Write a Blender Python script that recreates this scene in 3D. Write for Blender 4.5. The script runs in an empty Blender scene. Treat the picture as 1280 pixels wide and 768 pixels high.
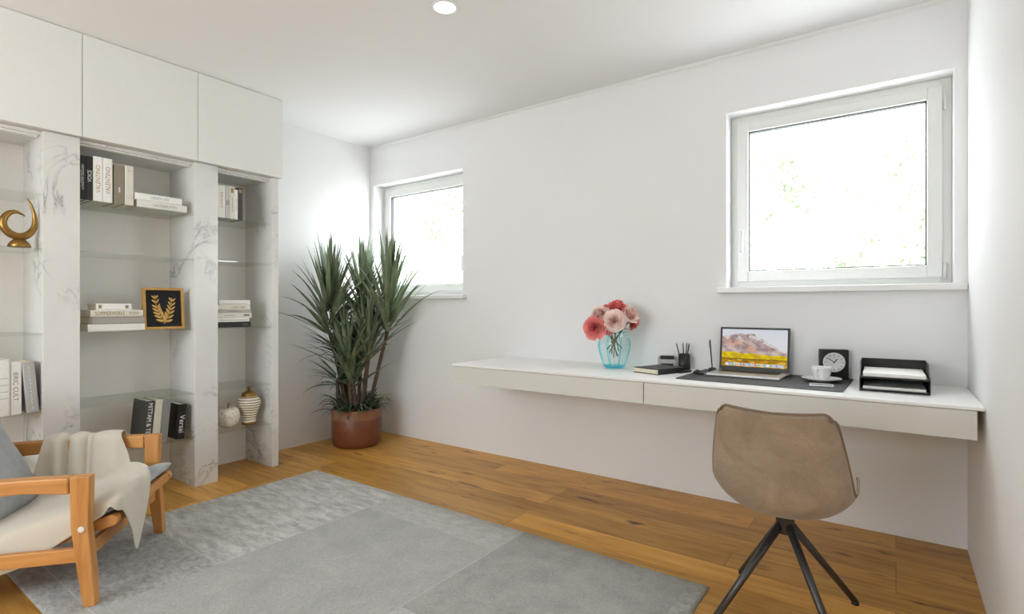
import bpy, bmesh, math, random
from mathutils import Vector, Matrix, Euler, noise as mnoise
PI = math.pi
R = math.radians
SC = bpy.context.scene
COL = SC.collection
rnd = random.Random(7)

# ------------------------------------------------------------------ materials
def srgb(r, g, b):
    def f(c):
        c /= 255.0
        return c / 12.92 if c <= 0.04045 else ((c + 0.055) / 1.055) ** 2.4
    return (f(r), f(g), f(b), 1.0)

class NT:
    def __init__(s, name):
        s.m = bpy.data.materials.new(name); s.m.use_nodes = True
        s.t = s.m.node_tree; s.t.nodes.clear()
        s.out = s.n('ShaderNodeOutputMaterial')
    def n(s, typ, **kw):
        nd = s.t.nodes.new(typ)
        for k, v in kw.items(): setattr(nd, k, v)
        return nd
    def l(s, a, b): s.t.links.new(a, b)
    def val(s, nd, **kw):
        for k, v in kw.items(): nd.inputs[k.replace('_', ' ')].default_value = v
        return nd
    def coords(s, scale=(1, 1, 1), rot=(0, 0, 0), kind='Object'):
        tc = s.n('ShaderNodeTexCoord'); mp = s.n('ShaderNodeMapping')
        mp.inputs['Scale'].default_value = scale; mp.inputs['Rotation'].default_value = rot
        s.l(tc.outputs[kind], mp.inputs['Vector']); return mp.outputs['Vector']
    def noise(s, vec, scale=5, detail=4, rough=.5, dist=0):
        nz = s.n('ShaderNodeTexNoise')
        nz.inputs['Scale'].default_value = scale; nz.inputs['Detail'].default_value = detail
        nz.inputs['Roughness'].default_value = rough; nz.inputs['Distortion'].default_value = dist
        s.l(vec, nz.inputs['Vector']); return nz
    def ramp(s, fac, stops):
        r = s.n('ShaderNodeValToRGB'); e = r.color_ramp.elements
        while len(e) < len(stops): e.new(.5)
        for el, (p, c) in zip(e, stops): el.position = p; el.color = c
        s.l(fac, r.inputs['Fac']); return r.outputs['Color']
    def mix(s, fac, a, b, mode='MIX'):
        mx = s.n('ShaderNodeMix', data_type='RGBA', blend_type=mode)
        for sock, v in ((mx.inputs[0], fac), (mx.inputs[6], a), (mx.inputs[7], b)):
            if hasattr(v, 'is_linked'): s.l(v, sock)
            else: sock.default_value = v
        return mx.outputs[2]
    def bump(s, h, strength=.2, dist=.01):
        b = s.n('ShaderNodeBump'); b.inputs['Strength'].default_value = strength
        b.inputs['Distance'].default_value = dist; s.l(h, b.inputs['Height']); return b.outputs['Normal']
    def bsdf(s, color, rough=.5, metal=0, normal=None, **kw):
        b = s.n('ShaderNodeBsdfPrincipled')
        if hasattr(color, 'is_linked'): s.l(color, b.inputs['Base Color'])
        else: b.inputs['Base Color'].default_value = color
        if hasattr(rough, 'is_linked'): s.l(rough, b.inputs['Roughness'])
        else: b.inputs['Roughness'].default_value = rough
        b.inputs['Metallic'].default_value = metal
        if normal is not None: s.l(normal, b.inputs['Normal'])
        for k, v in kw.items(): b.inputs[k].default_value = v
        s.l(b.outputs[0], s.out.inputs['Surface']); return b

def plain(name, col, rough=.5, metal=0, grain=.04, scale=60, bump=0, **kw):
    t = NT(name); v = t.coords()
    nz = t.noise(v, scale, 3)
    dark = tuple(c * (1 - grain) for c in col[:3]) + (1,)
    lite = tuple(min(1, c * (1 + grain)) for c in col[:3]) + (1,)
    c = t.ramp(nz.outputs['Fac'], [(.35, dark), (.65, lite)])
    n = t.bump(nz.outputs['Fac'], bump, .002) if bump else None
    t.bsdf(c, rough, metal, n, **kw); return t.m

def mat_wall(name, col):
    t = NT(name); v = t.coords()
    nz = t.noise(v, 180, 3)
    t.bsdf(col, .75, 0, t.bump(nz.outputs['Fac'], .03, .001)); return t.m

def mat_marble():
    t = NT('marble'); v = t.coords((1, 1, 1), (.3, .5, .2))
    base = t.noise(v, 2.2, 6, .55, .6)
    warp = t.noise(v, 2.6, 8, .62, 1.4)
    # thin vein = where the warped noise crosses its middle value
    ma = t.n('ShaderNodeMath', operation='SUBTRACT'); ma.inputs[1].default_value = .5
    t.l(warp.outputs['Fac'], ma.inputs[0])
    ab = t.n('ShaderNodeMath', operation='ABSOLUTE'); t.l(ma.outputs[0], ab.inputs[0])
    vein = t.ramp(ab.outputs[0], [(0, (.85, .85, .85, 1)), (.007, (.4, .4, .4, 1)), (.035, (0, 0, 0, 1))])
    msk = t.ramp(base.outputs['Fac'], [(.50, (0, 0, 0, 1)), (.64, (1, 1, 1, 1))])
    f = t.mix(1.0, vein, msk, 'MULTIPLY')
    cloud = t.ramp(base.outputs['Fac'], [(.3, srgb(228, 227, 224)), (.7, srgb(217, 216, 213))])
    t.bsdf(t.mix(f, cloud, srgb(120, 120, 122)), .22); return t.m

def mat_floor():
    t = NT('oak_planks'); v = t.coords()
    br = t.n('ShaderNodeTexBrick'); t.l(v, br.inputs['Vector'])
    br.offset = .37; br.offset_frequency = 3; br.squash = 1
    t.val(br, Scale=1.0, Mortar_Size=.0012, Mortar_Smooth=.2, Bias=0.0, Brick_Width=1.65, Row_Height=.162)
    br.inputs['Color1'].default_value = (0, 0, 0, 1); br.inputs['Color2'].default_value = (1, 1, 1, 1)
    br.inputs['Mortar'].default_value = (.5, .5, .5, 1)
    sep = t.n('ShaderNodeSeparateColor'); t.l(br.outputs['Color'], sep.inputs[0])
    # shift the grain from plank to plank
    com = t.n('ShaderNodeCombineXYZ')
    mu = t.n('ShaderNodeMath', operation='MULTIPLY'); mu.inputs[1].default_value = 37.0
    t.l(sep.outputs[0], mu.inputs[0]); t.l(mu.outputs[0], com.inputs[0]); t.l(mu.outputs[0], com.inputs[2])
    add = t.n('ShaderNodeVectorMath', operation='ADD'); t.l(v, add.inputs[0]); t.l(com.outputs[0], add.inputs[1])
    mp = t.n('ShaderNodeMapping'); mp.inputs['Scale'].default_value = (1.6, 22, 1); t.l(add.outputs[0], mp.inputs['Vector'])
    g = t.noise(mp.outputs['Vector'], 1.6, 7, .62, .8)
    mp2 = t.n('ShaderNodeMapping'); mp2.inputs['Scale'].default_value = (1.0, 4.5, 1); t.l(add.outputs[0], mp2.inputs['Vector'])
    g2 = t.noise(mp2.outputs['Vector'], 1.5, 4, .5, 1.2)
    mp3 = t.n('ShaderNodeMapping'); mp3.inputs['Scale'].default_value = (3.2, 11, 1); t.l(add.outputs[0], mp3.inputs['Vector'])
    kn = t.noise(mp3.outputs['Vector'], 1.35, 2, .5, .3)
    grain = t.ramp(g.outputs['Fac'], [(.28, srgb(140, 92, 36)), (.5, srgb(208, 154, 70)), (.75, srgb(228, 180, 98))])
    tone = t.ramp(g2.outputs['Fac'], [(.3, srgb(172, 118, 46)), (.7, srgb(230, 178, 94))])
    c = t.mix(.5, grain, tone)
    pl = t.ramp(sep.outputs[0], [(0, (.74, .73, .71, 1)), (1, (1.16, 1.15, 1.13, 1))])
    c = t.mix(1.0, c, pl, 'MULTIPLY')
    knot = t.ramp(kn.outputs['Fac'], [(.655, (0, 0, 0, 1)), (.76, (1, 1, 1, 1))])
    c = t.mix(knot, c, srgb(92, 52, 22))
    c = t.mix(br.outputs['Fac'], c, srgb(110, 70, 34))
    t.bsdf(c, .42, 0, t.bump(g.outputs['Fac'], .08, .002)); return t.m

def mat_wood(name, a, b, axis='X', rough=.42):
    t = NT(name)
    sc = {'X': (2, 26, 26), 'Y': (26, 2, 26), 'Z': (26, 26, 2)}[axis]
    v = t.coords(sc); g = t.noise(v, 1.4, 5, .55, .5)
    c = t.ramp(g.outputs['Fac'], [(.3, a), (.7, b)])
    t.bsdf(c, rough, 0, t.bump(g.outputs['Fac'], .05, .001)); return t.m

def mat_rug(name, a, b, scale, stretch=(1, 1, 1), contrast=(.35, .65)):
    t = NT(name); v = t.coords(stretch); fine = t.noise(t.coords(), 130, 4, .7)
    g = t.noise(v, scale, 5, .65, .4)
    c = t.ramp(g.outputs['Fac'], [(contrast[0], a), (contrast[1], b)])
    fr = t.ramp(fine.outputs['Fac'], [(.3, (.78, .78, .78, 1)), (.7, (1.12, 1.12, 1.12, 1))])
    t.bsdf(t.mix(1.0, c, fr, 'MULTIPLY'), .95, 0, t.bump(fine.outputs['Fac'], .6, .006)); return t.m

def mat_thin_glass(name, tint, gloss=.08, rough=.0):
    t = NT(name)
    tr = t.n('ShaderNodeBsdfTransparent'); tr.inputs[0].default_value = tint
    gl = t.n('ShaderNodeBsdfGlossy'); gl.inputs['Roughness'].default_value = rough
    mx = t.n('ShaderNodeMixShader'); mx.inputs[0].default_value = gloss
    t.l(tr.outputs[0], mx.inputs[1]); t.l(gl.outputs[0], mx.inputs[2]); t.l(mx.outputs[0], t.out.inputs['Surface'])
    return t.m

def mat_glass(name, col, rough=0):
    t = NT(name); g = t.n('ShaderNodeBsdfGlass'); g.inputs['Color'].default_value = col
    g.inputs['IOR'].default_value = 1.45; g.inputs['Roughness'].default_value = rough
    t.l(g.outputs[0], t.out.inputs['Surface']); return t.m

def mat_emit(name, col, strength):
    t = NT(name); e = t.n('ShaderNodeEmission'); e.inputs[0].default_value = col; e.inputs[1].default_value = strength
    t.l(e.outputs[0], t.out.inputs['Surface']); return t.m

def mat_attr(name, attr, rough=.6, emit=0, trans=0):
    t = NT(name); a = t.n('ShaderNodeAttribute'); a.attribute_name = attr
    if emit:
        e = t.n('ShaderNodeEmission'); t.l(a.outputs['Color'], e.inputs[0]); e.inputs[1].default_value = emit
        t.l(e.outputs[0], t.out.inputs['Surface'])
    else:
        b = t.bsdf(a.outputs['Color'], rough)
        if trans: b.inputs['Subsurface Weight'].default_value = trans; b.inputs['Subsurface Radius'].default_value = (.01, .006, .005)
    return t.m

def mat_leather():
    t = NT('taupe_suede'); v = t.coords()
    big = t.noise(v, 9, 5, .65, .5); fine = t.noise(v, 160, 3, .6)
    c = t.ramp(big.outputs['Fac'], [(.3, srgb(138, 119, 98)), (.7, srgb(168, 148, 125))])
    fr = t.ramp(fine.outputs['Fac'], [(.3, (.92, .92, .92, 1)), (.7, (1.06, 1.06, 1.06, 1))])
    t.bsdf(t.mix(1.0, c, fr, 'MULTIPLY'), .72, 0, t.bump(fine.outputs['Fac'], .12, .002), **{'Sheen Weight': .25}); return t.m

def mat_leaf(name, a, b, axis=(1, 1, .3)):
    t = NT(name); v = t.coords(axis); g = t.noise(v, 14, 3)
    c = t.ramp(g.outputs['Fac'], [(.3, a), (.7, b)])
    t.bsdf(c, .5); return t.m

def mat_striped():
    t = NT('striped_ceramic'); tc = t.n('ShaderNodeTexCoord')
    nz = t.noise(tc.outputs['Object'], 9, 2)
    sp = t.n('ShaderNodeSeparateXYZ'); t.l(tc.outputs['Object'], sp.inputs[0])
    m1 = t.n('ShaderNodeMath', operation='MULTIPLY_ADD'); m1.inputs[1].default_value = .012
    t.l(nz.outputs['Fac'], m1.inputs[0]); t.l(sp.outputs['Z'], m1.inputs[2])
    m2 = t.n('ShaderNodeMath', operation='MULTIPLY'); m2.inputs[1].default_value = 2 * PI / .0172; t.l(m1.outputs[0], m2.inputs[0])
    m3 = t.n('ShaderNodeMath', operation='SINE'); t.l(m2.outputs[0], m3.inputs[0])
    c = t.ramp(m3.outputs[0], [(.30, srgb(236, 226, 206)), (.62, srgb(236, 226, 206)), (.72, srgb(176, 138, 70)), (.82, srgb(48, 38, 34))])
    t.bsdf(c, .25); return t.m

def mat_speckled():
    t = NT('speckled_ceramic'); v = t.coords()
    vo = t.n('ShaderNodeTexVoronoi'); vo.inputs['Scale'].default_value = 75; t.l(v, vo.inputs['Vector'])
    nz = t.noise(v, 40, 2)
    c = t.ramp(vo.outputs['Distance'], [(.16, srgb(96, 74, 62)), (.30, srgb(226, 218, 206))])
    c = t.mix(t.ramp(nz.outputs['Fac'], [(.56, (0, 0, 0, 1)), (.60, (.4, .4, .4, 1))]), c, srgb(170, 145, 115))
    t.bsdf(c, .3); return t.m

def mat_pot():
    t = NT('terracotta'); tc = t.n('ShaderNodeTexCoord')
    nz = t.noise(tc.outputs['Object'], 6, 5, .6, .4)
    sp = t.n('ShaderNodeSeparateXYZ'); t.l(tc.outputs['Object'], sp.inputs[0])
    m1 = t.n('ShaderNodeMath', operation='MULTIPLY_ADD'); m1.inputs[1].default_value = .03
    t.l(nz.outputs['Fac'], m1.inputs[0]); t.l(sp.outputs['Z'], m1.inputs[2])
    band = t.ramp(m1.outputs[0], [(.236, (0, 0, 0, 1)), (.246, (1, 1, 1, 1))])
    lo = t.ramp(nz.outputs['Fac'], [(.3, srgb(100, 54, 30)), (.7, srgb(126, 72, 42))])
    hi = t.ramp(nz.outputs['Fac'], [(.3, srgb(128, 80, 52)), (.7, srgb(150, 100, 68))])
    t.bsdf(t.mix(band, lo, hi), .45, 0, t.bump(nz.outputs['Fac'], .05, .003)); return t.m

M = {}
M['wall'] = mat_wall('wall_paint', srgb(236, 236, 236))
M['ceiling'] = mat_wall('ceiling_paint', srgb(237, 237, 237))
M['trim'] = plain('white_trim', srgb(234, 234, 232), .3, 0, .01)
M['upvc'] = plain('white_frame_plastic', srgb(226, 227, 224), .28, 0, .01)
M['gasket'] = plain('dark_gasket', srgb(60, 60, 60), .6)
M['cabinet'] = plain('cabinet_lacquer', srgb(229, 229, 225), .45, 0, .008)
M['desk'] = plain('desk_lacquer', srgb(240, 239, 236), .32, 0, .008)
M['desk_front_shaded'] = plain('desk_lacquer_shaded', srgb(216, 214, 207), .4, 0, .008)  # desk white darkened: shade on the front put into the colour
M['marble'] = mat_marble()
M['backpanel'] = plain('shelf_back_panel', srgb(243, 241, 237), .5, 0, .01)
M['floor'] = mat_floor()
M['shelf_glass'] = mat_thin_glass('smoked_shelf_glass', (.95, .96, .95, 1), .08)
M['window_glass'] = mat_thin_glass('window_glass', (.97, .98, .97, 1), .04)
def mat_vase():
    t = NT('aqua_glass')
    tr = t.n('ShaderNodeBsdfTransparent'); gl = t.n('ShaderNodeBsdfGlossy'); gl.inputs['Roughness'].default_value = .02
    mx = t.n('ShaderNodeMixShader'); mx.inputs[0].default_value = .06; t.l(tr.outputs[0], mx.inputs[1]); t.l(gl.outputs[0], mx.inputs[2])
    t.l(mx.outputs[0], t.out.inputs['Surface'])
    v = t.n('ShaderNodeVolumeAbsorption'); v.inputs[0].default_value = (.10, .985, 1.0, 1); v.inputs[1].default_value = 10
    t.l(v.outputs[0], t.out.inputs['Volume']); return t.m
M['vase_glass'] = mat_vase()
M['rib_glass'] = mat_thin_glass('cyan_glass', (.55, .93, .97, 1), .10, .02)
M['beech'] = mat_wood('beech', srgb(178, 120, 60), srgb(210, 152, 88), 'X')
M['beech_z'] = mat_wood('beech_upright', srgb(178, 120, 60), srgb(210, 152, 88), 'Z')
M['beech_y'] = mat_wood('beech_cross', srgb(178, 120, 60), srgb(210, 152, 88), 'Y')
M['velvet'] = plain('grey_velvet', srgb(150, 154, 156), .75, 0, .08, 25, .1, **{'Sheen Weight': .4})
M['throw'] = plain('cream_throw', srgb(200, 193, 179), .9, 0, .03, 300, .15, **{'Sheen Weight': .2})
M['black_dot'] = plain('dark_eyelet', srgb(70, 66, 60), .5)
M['leather'] = mat_leather()
M['seam'] = plain('seam_piping', srgb(128, 106, 82), .7)
M['gunmetal'] = plain('gunmetal', srgb(84, 84, 84), .38, .7, .03)
M['black'] = plain('black_plastic', srgb(30, 30, 30), .45, 0, .05)
M['black_metal'] = plain('black_powder_coat', srgb(36, 35, 34), .4, .2, .05)
M['dial'] = plain('dial_white', srgb(226, 226, 224), .5)
M['mat_pad'] = plain('dark_desk_pad', srgb(54, 54, 55), .55, 0, .06, 200, .1)
M['alu'] = plain('aluminium', srgb(196, 196, 196), .32, .75, .02)
M['keys'] = plain('black_keys', srgb(26, 26, 27), .5)
M['paper'] = plain('paper', srgb(244, 243, 238), .8, 0, .02)
M['cream_paper'] = plain('cream_pages', srgb(232, 224, 202), .85, 0, .04)
M['china'] = plain('white_china', srgb(240, 240, 238), .15, 0, .005)
M['silver'] = plain('silver', srgb(200, 200, 200), .3, .8, .03)
M['graphite'] = plain('graphite_grey', srgb(128, 128, 126), .5)
M['gold'] = plain('aged_gold', srgb(152, 116, 60), .34, .85, .15, 30)
M['gold_frame'] = plain('gold_frame_wood', srgb(176, 136, 66), .42, .35, .12, 30)
M['gold_leaf'] = plain('gilt_leaf', srgb(204, 166, 96), .35, .5, .15, 60)
M['navy'] = plain('black_backing', srgb(20, 21, 26), .8)
M['striped'] = mat_striped()
M['speckled'] = mat_speckled()
M['pot'] = mat_pot()
M['soil'] = plain('soil', srgb(46, 36, 28), .95, 0, .3, 80, .5)
M['stem'] = plain('woody_stem', srgb(88, 70, 58), .8, 0, .22, 50, .4)
M['leaf'] = mat_leaf('sword_leaf', srgb(84, 100, 76), srgb(132, 146, 114))
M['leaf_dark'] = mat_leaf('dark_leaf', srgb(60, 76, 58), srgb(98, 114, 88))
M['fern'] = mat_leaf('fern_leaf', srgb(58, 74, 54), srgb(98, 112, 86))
M['rose_stem'] = plain('rose_stem', srgb(74, 98, 52), .6, 0, .15)
M['rose'] = mat_attr('rose_petals', 'Col', .6, trans=.35)
M['screen'] = mat_attr('screen_picture', 'Col', .5, emit=.92)
M['lamp_glow'] = mat_emit('lamp_diffuser', (1, .97, .9, 1), 9.0)
M['tree_leaf'] = mat_leaf('garden_leaf', srgb(138, 150, 124), srgb(186, 194, 170))
M['bark'] = plain('bark', srgb(160, 150, 136), .9, 0, .2, 30, .4)
M['bounce_ground'] = plain('pale_bounce_ground', srgb(222, 222, 220), .95, 0, .2, 12)  # outside ground made pale to bounce light up onto the ceiling
M['screw'] = plain('white_cap', srgb(226, 222, 216), .4)
M['rug_silver'] = mat_rug('rug_silver_streaks', srgb(166, 166, 162), srgb(214, 214, 209), 6, (1.3, 4.2, 1), (.34, .66))
M['rug_coarse'] = mat_rug('rug_coarse_grey', srgb(152, 152, 149), srgb(190, 189, 185), 26, (1, 1.6, 1))
M['rug_mid'] = mat_rug('rug_mid_grey', srgb(170, 170, 166), srgb(182, 182, 177), 6)
M['rug_pale'] = mat_rug('rug_pale_grey', srgb(178, 178, 174), srgb(196, 196, 191), 16, (1, 2, 1))
M['rug_dark'] = mat_rug('rug_dark_grey', srgb(158, 158, 153), srgb(174, 174, 168), 8)
M['rug_line'] = mat_rug('rug_seam_line', srgb(184, 186, 185), srgb(198, 199, 198), 20)

def cover_mat(name, col, rough=.55, **kw): return plain('cover_' + name, col, rough, 0, .03, 80, **kw)
CV = dict(black=cover_mat('black', srgb(34, 33, 33)), white=cover_mat('white', srgb(238, 237, 233)),
          taupe=cover_mat('taupe', srgb(134, 124, 108)), cream=cover_mat('cream', srgb(220, 217, 204)),
          offwhite=cover_mat('offwhite', srgb(228, 226, 219)), grey=cover_mat('grey', srgb(132, 132, 130)),
          palegrey=cover_mat('pale_grey', srgb(190, 189, 186)), charcoal=cover_mat('charcoal', srgb(66, 64, 60)),
          jet=cover_mat('jet', srgb(22, 21, 21), .35), linen=cover_mat('linen', srgb(206, 203, 184)),
          greige=cover_mat('greige', srgb(166, 160, 152)), silver=cover_mat('silver_grey', srgb(176, 175, 170)),
          ink_white=cover_mat('ink_white', srgb(226, 226, 222)), ink_gold=plain('ink_gold', srgb(178, 138, 82), .45, .3, .05),
          ink_grey=cover_mat('ink_grey', srgb(150, 149, 146)), ink_brown=cover_mat('ink_brown', srgb(150, 128, 96)),
          ink_dim=cover_mat('ink_dim', srgb(120, 116, 104)), ink_pink=cover_mat('ink_pink', srgb(196, 168, 146)))

# ------------------------------------------------------------------ geometry helpers
class G:
    """collects shapes and links them as ONE mesh object"""
    def __init__(s): s.bm = bmesh.new()
    def _mark(s, faces, mi, smooth):
        for f in faces: f.material_index = mi; f.smooth = smooth
    def box(s, lo, hi, bev=0, seg=2, M4=None, mi=0):
        c = [(a + b) / 2 for a, b in zip(lo, hi)]; d = [abs(b - a) for a, b in zip(lo, hi)]
        r = bmesh.ops.create_cube(s.bm, size=1, matrix=Matrix.Translation(c) @ Matrix.Diagonal((*d, 1)))
        vs = r['verts']; fs = set(f for v in vs for f in v.link_faces)
        if bev:
            es = list(set(e for v in vs for e in v.link_edges))
            rr = bmesh.ops.bevel(s.bm, geom=es, offset=min(bev, min(d) * .49), segments=seg, affect='EDGES', profile=.5)
            fs = set(rr['faces']) | set(f for f in fs if f.is_valid)
            vs = list(set(v for f in fs for v in f.verts))
            # gather the connected island
            stack = list(vs); seen = set(vs)
            while stack:
                v = stack.pop()
                for e in v.link_edges:
                    o = e.other_vert(v)
                    if o not in seen: seen.add(o); stack.append(o)
            vs = list(seen); fs = set(f for v in vs for f in v.link_faces)
        s._mark(fs, mi, False)
        if M4 is not None: bmesh.ops.transform(s.bm, matrix=M4, verts=vs)
        return vs
    def grid(s, pts, closed_u=False, closed_v=False, mi=0, smooth=True):
        """pts[i][j] -> quads"""
        vv = [[s.bm.verts.new(p) for p in row] for row in pts]
        nu, nv = len(vv), len(vv[0]); fs = []
        for i in range(nu if closed_u else nu - 1):
            for j in range(nv if closed_v else nv - 1):
                q = [vv[i][j], vv[(i + 1) % nu][j], vv[(i + 1) % nu][(j + 1) % nv], vv[i][(j + 1) % nv]]
                u = []
                for w in q:
                    if w not in u: u.append(w)
                if len(u) >= 3:
                    try: fs.append(s.bm.faces.new(u))
                    except ValueError: pass
        s._mark(fs, mi, smooth); return vv
    def lathe(s, prof, n=32, M4=None, mi=0, smooth=True, lobes=0, amp=0):
        rows = []
        for r, z in prof:
            row = []
            for k in range(n):
                a = 2 * PI * k / n; q = r * (1 + amp * math.cos(lobes * a)) if lobes else r
                p = Vector((q * math.cos(a), q * math.sin(a), z))
                row.append(M4 @ p if M4 is not None else p)
            rows.append(row)
        vv = s.grid(rows, closed_v=True, mi=mi, smooth=smooth)
        for row, top in ((vv[0], False), (vv[-1], True)):
            try:
                f = s.bm.faces.new(row if top else list(reversed(row))); f.material_index = mi
            except ValueError: pass
        return vv
    def tube(s, path, rad, n=12, mi=0, cap=True, flat=(1, 1), up=None):
        path = [Vector(p) for p in path]; m = len(path)
        rads = rad if isinstance(rad, (list, tuple)) else [rad] * m
        t0 = (path[1] - path[0]).normalized()
        u = Vector(up) if up else (Vector((0, 0, 1)) if abs(t0.z) < .9 else Vector((1, 0, 0)))
        rows = []
        for i, p in enumerate(path):
            t = (path[min(i + 1, m - 1)] - path[max(i - 1, 0)]).normalized()
            x = u.cross(t)
            if x.length < 1e-6: x = t.orthogonal()
            x.normalize(); y = t.cross(x).normalized(); u = y
            rows.append([p + rads[i] * (flat[0] * math.cos(2 * PI * k / n) * x + flat[1] * math.sin(2 * PI * k / n) * y) for k in range(n)])
        vv = s.grid(rows, closed_v=True, mi=mi)
        if cap:
            for row in (list(reversed(vv[0])), vv[-1]):
                try: f = s.bm.faces.new(row); f.material_index = mi
                except ValueError: pass
        return vv
    def prism(s, outline, axis, a, b, mi=0, bev=0):
        """outline: 2-D points; axis: 0/1/2 = extrusion axis"""
        def P(p, h):
            if axis == 0: return (h, p[0], p[1])
            if axis == 1: return (p[0], h, p[1])
            return (p[0], p[1], h)
        v0 = [s.bm.verts.new(P(p, a)) for p in outline]; v1 = [s.bm.verts.new(P(p, b)) for p in outline]
        fs = [s.bm.faces.new(v0), s.bm.faces.new(v1)]
        n = len(outline)
        for i in range(n): fs.append(s.bm.faces.new([v0[i], v0[(i + 1) % n], v1[(i + 1) % n], v1[i]]))
        bmesh.ops.recalc_face_normals(s.bm, faces=fs)
        s._mark(fs, mi, False)
        if bev:
            es = list(set(e for f in fs for e in f.edges))
            bmesh.ops.bevel(s.bm, geom=es, offset=bev, segments=2, affect='EDGES', profile=.5)
    def build(s, name, mats, parent=None, world=False, fix=True):
        if fix: bmesh.ops.recalc_face_normals(s.bm, faces=s.bm.faces)
        if world and parent is not None:
            bmesh.ops.transform(s.bm, matrix=wm(parent).inverted(), verts=s.bm.verts)
        me = bpy.data.meshes.new(name); s.bm.to_mesh(me); s.bm.free()
        for m in (mats if isinstance(mats, (list, tuple)) else [mats]): me.materials.append(m)
        o = bpy.data.objects.new(name, me); COL.objects.link(o)
        if parent is not None: o.parent = parent
        return o

def wm(o):
    m = o.matrix_basis.copy()
    while o.parent is not None:
        o = o.parent; m = o.matrix_basis @ m
    return m

def tag(o, label=None, cat=None, group=None, kind=None):
    for k, v in (('label', label), ('category', cat), ('group', group), ('kind', kind)):
        if v: o[k] = v
    return o

def thing(name, label, cat, loc=(0, 0, 0), rot=(0, 0, 0), group=None):
    o = bpy.data.objects.new(name, None); COL.objects.link(o)
    o.empty_display_size = .05
    o.matrix_basis = Matrix.Translation(loc) @ Euler(rot).to_matrix().to_4x4()
    return tag(o, label, cat, group)

def structure(name, g, mat):
    o = g.build(name, mat); o['kind'] = 'structure'; return o

def mods(o, subd=0, solid=0, offset=0, bevel=0):
    if solid:
        m = o.modifiers.new('Solidify', 'SOLIDIFY'); m.thickness = solid; m.offset = offset
    if bevel:
        m = o.modifiers.new('Bevel', 'BEVEL'); m.width = bevel; m.segments = 2
    if subd:
        m = o.modifiers.new('Subdivision', 'SUBSURF'); m.levels = subd; m.render_levels = subd
    return o

def lettering(txt, mat, parent, org, tx, ty, length, height, name='lettering', depth=.0004, shear=0):
    """raised letters: centred on org (parent space), running along tx, up along ty"""
    cu = bpy.data.curves.new('text', 'FONT'); cu.body = txt; cu.align_x = 'CENTER'; cu.align_y = 'CENTER'; cu.extrude = .02; cu.shear = shear
    cu.resolution_u = 2
    ob = bpy.data.objects.new('text', cu); COL.objects.link(ob)
    dg = bpy.context.evaluated_depsgraph_get(); dg.update()
    me = bpy.data.meshes.new_from_object(ob.evaluated_get(dg)); bpy.data.objects.remove(ob); bpy.data.curves.remove(cu)
    xs = [v.co.x for v in me.vertices]; ys = [v.co.y for v in me.vertices]
    w, h = max(xs) - min(xs), max(ys) - min(ys); cx, cy = (max(xs) + min(xs)) / 2, (max(ys) + min(ys)) / 2
    tx, ty = Vector(tx), Vector(ty); nn = tx.cross(ty)
    for v in me.vertices:
        a = (v.co.x - cx) / w * length; b = (v.co.y - cy) / h * height
        v.co = Vector(org) + tx * a + ty * b + nn * (v.co.z / .02 * depth)
    me.materials.clear(); me.materials.append(mat)
    o = bpy.data.objects.new(name, me); COL.objects.link(o); o.parent = parent
    return o

# ------------------------------------------------------------------ the room
XL, XR, YB, YR, ZC = -3.94, .27, 3.25, -2.3, 2.588
T = .24
W1 = (-.80, .222, 1.238, 2.252)      # big window opening  x0 x1 z0 z1
W2 = (-3.895, -2.815, 1.222, 2.238)  # small-looking far window
W3 = (-3.1, -.8, .95, 2.4)          # unseen glazed opening behind the viewer, sized for its fill light

g = G(); g.box((XL - T, YR - T, -.12), (XR + T, YB + T, 0)); structure('floor', g, M['floor'])
g = G(); g.box((XL - T, YR - T, ZC), (XR + T, YB + T, ZC + .15)); structure('ceiling', g, M['ceiling'])
def wall_y(name, y0, y1, x0, x1, holes):
    g = G(); xs = sorted({x0, x1, *[h[0] for h in holes], *[h[1] for h in holes]})
    for a, b in zip(xs, xs[1:]):
        h = next((h for h in holes if h[0] <= a + 1e-6 and h[1] >= b - 1e-6), None)
        if h is None: g.box((a, y0, 0), (b, y1, ZC))
        else:
            g.box((a, y0, 0), (b, y1, h[2])); g.box((a, y0, h[3]), (b, y1, ZC))
    return structure(name, g, M['wall'])
wall_y('wall_back', YB, YB + T, XL - T, XR + T, [W2, W1])
wall_y('wall_rear', YR - T, YR, XL - T, XR + T, [W3])
g = G(); g.box((XL - T, YR, 0), (XL, YB, ZC)); structure('wall_left', g, M['wall'])
g = G(); g.box((XR, YR, 0), (XR + T, YB, ZC)); structure('wall_right', g, M['wall'])
# small chamfered cornice along the top of the window wall
g = G(); g.prism([(YB, ZC), (YB, ZC - .016), (YB - .004, ZC - .018), (YB - .016, ZC - .006), (YB - .016, ZC)], 0, XL + .001, XR - .001)
structure('trim_1', g, M['trim'])

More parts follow.
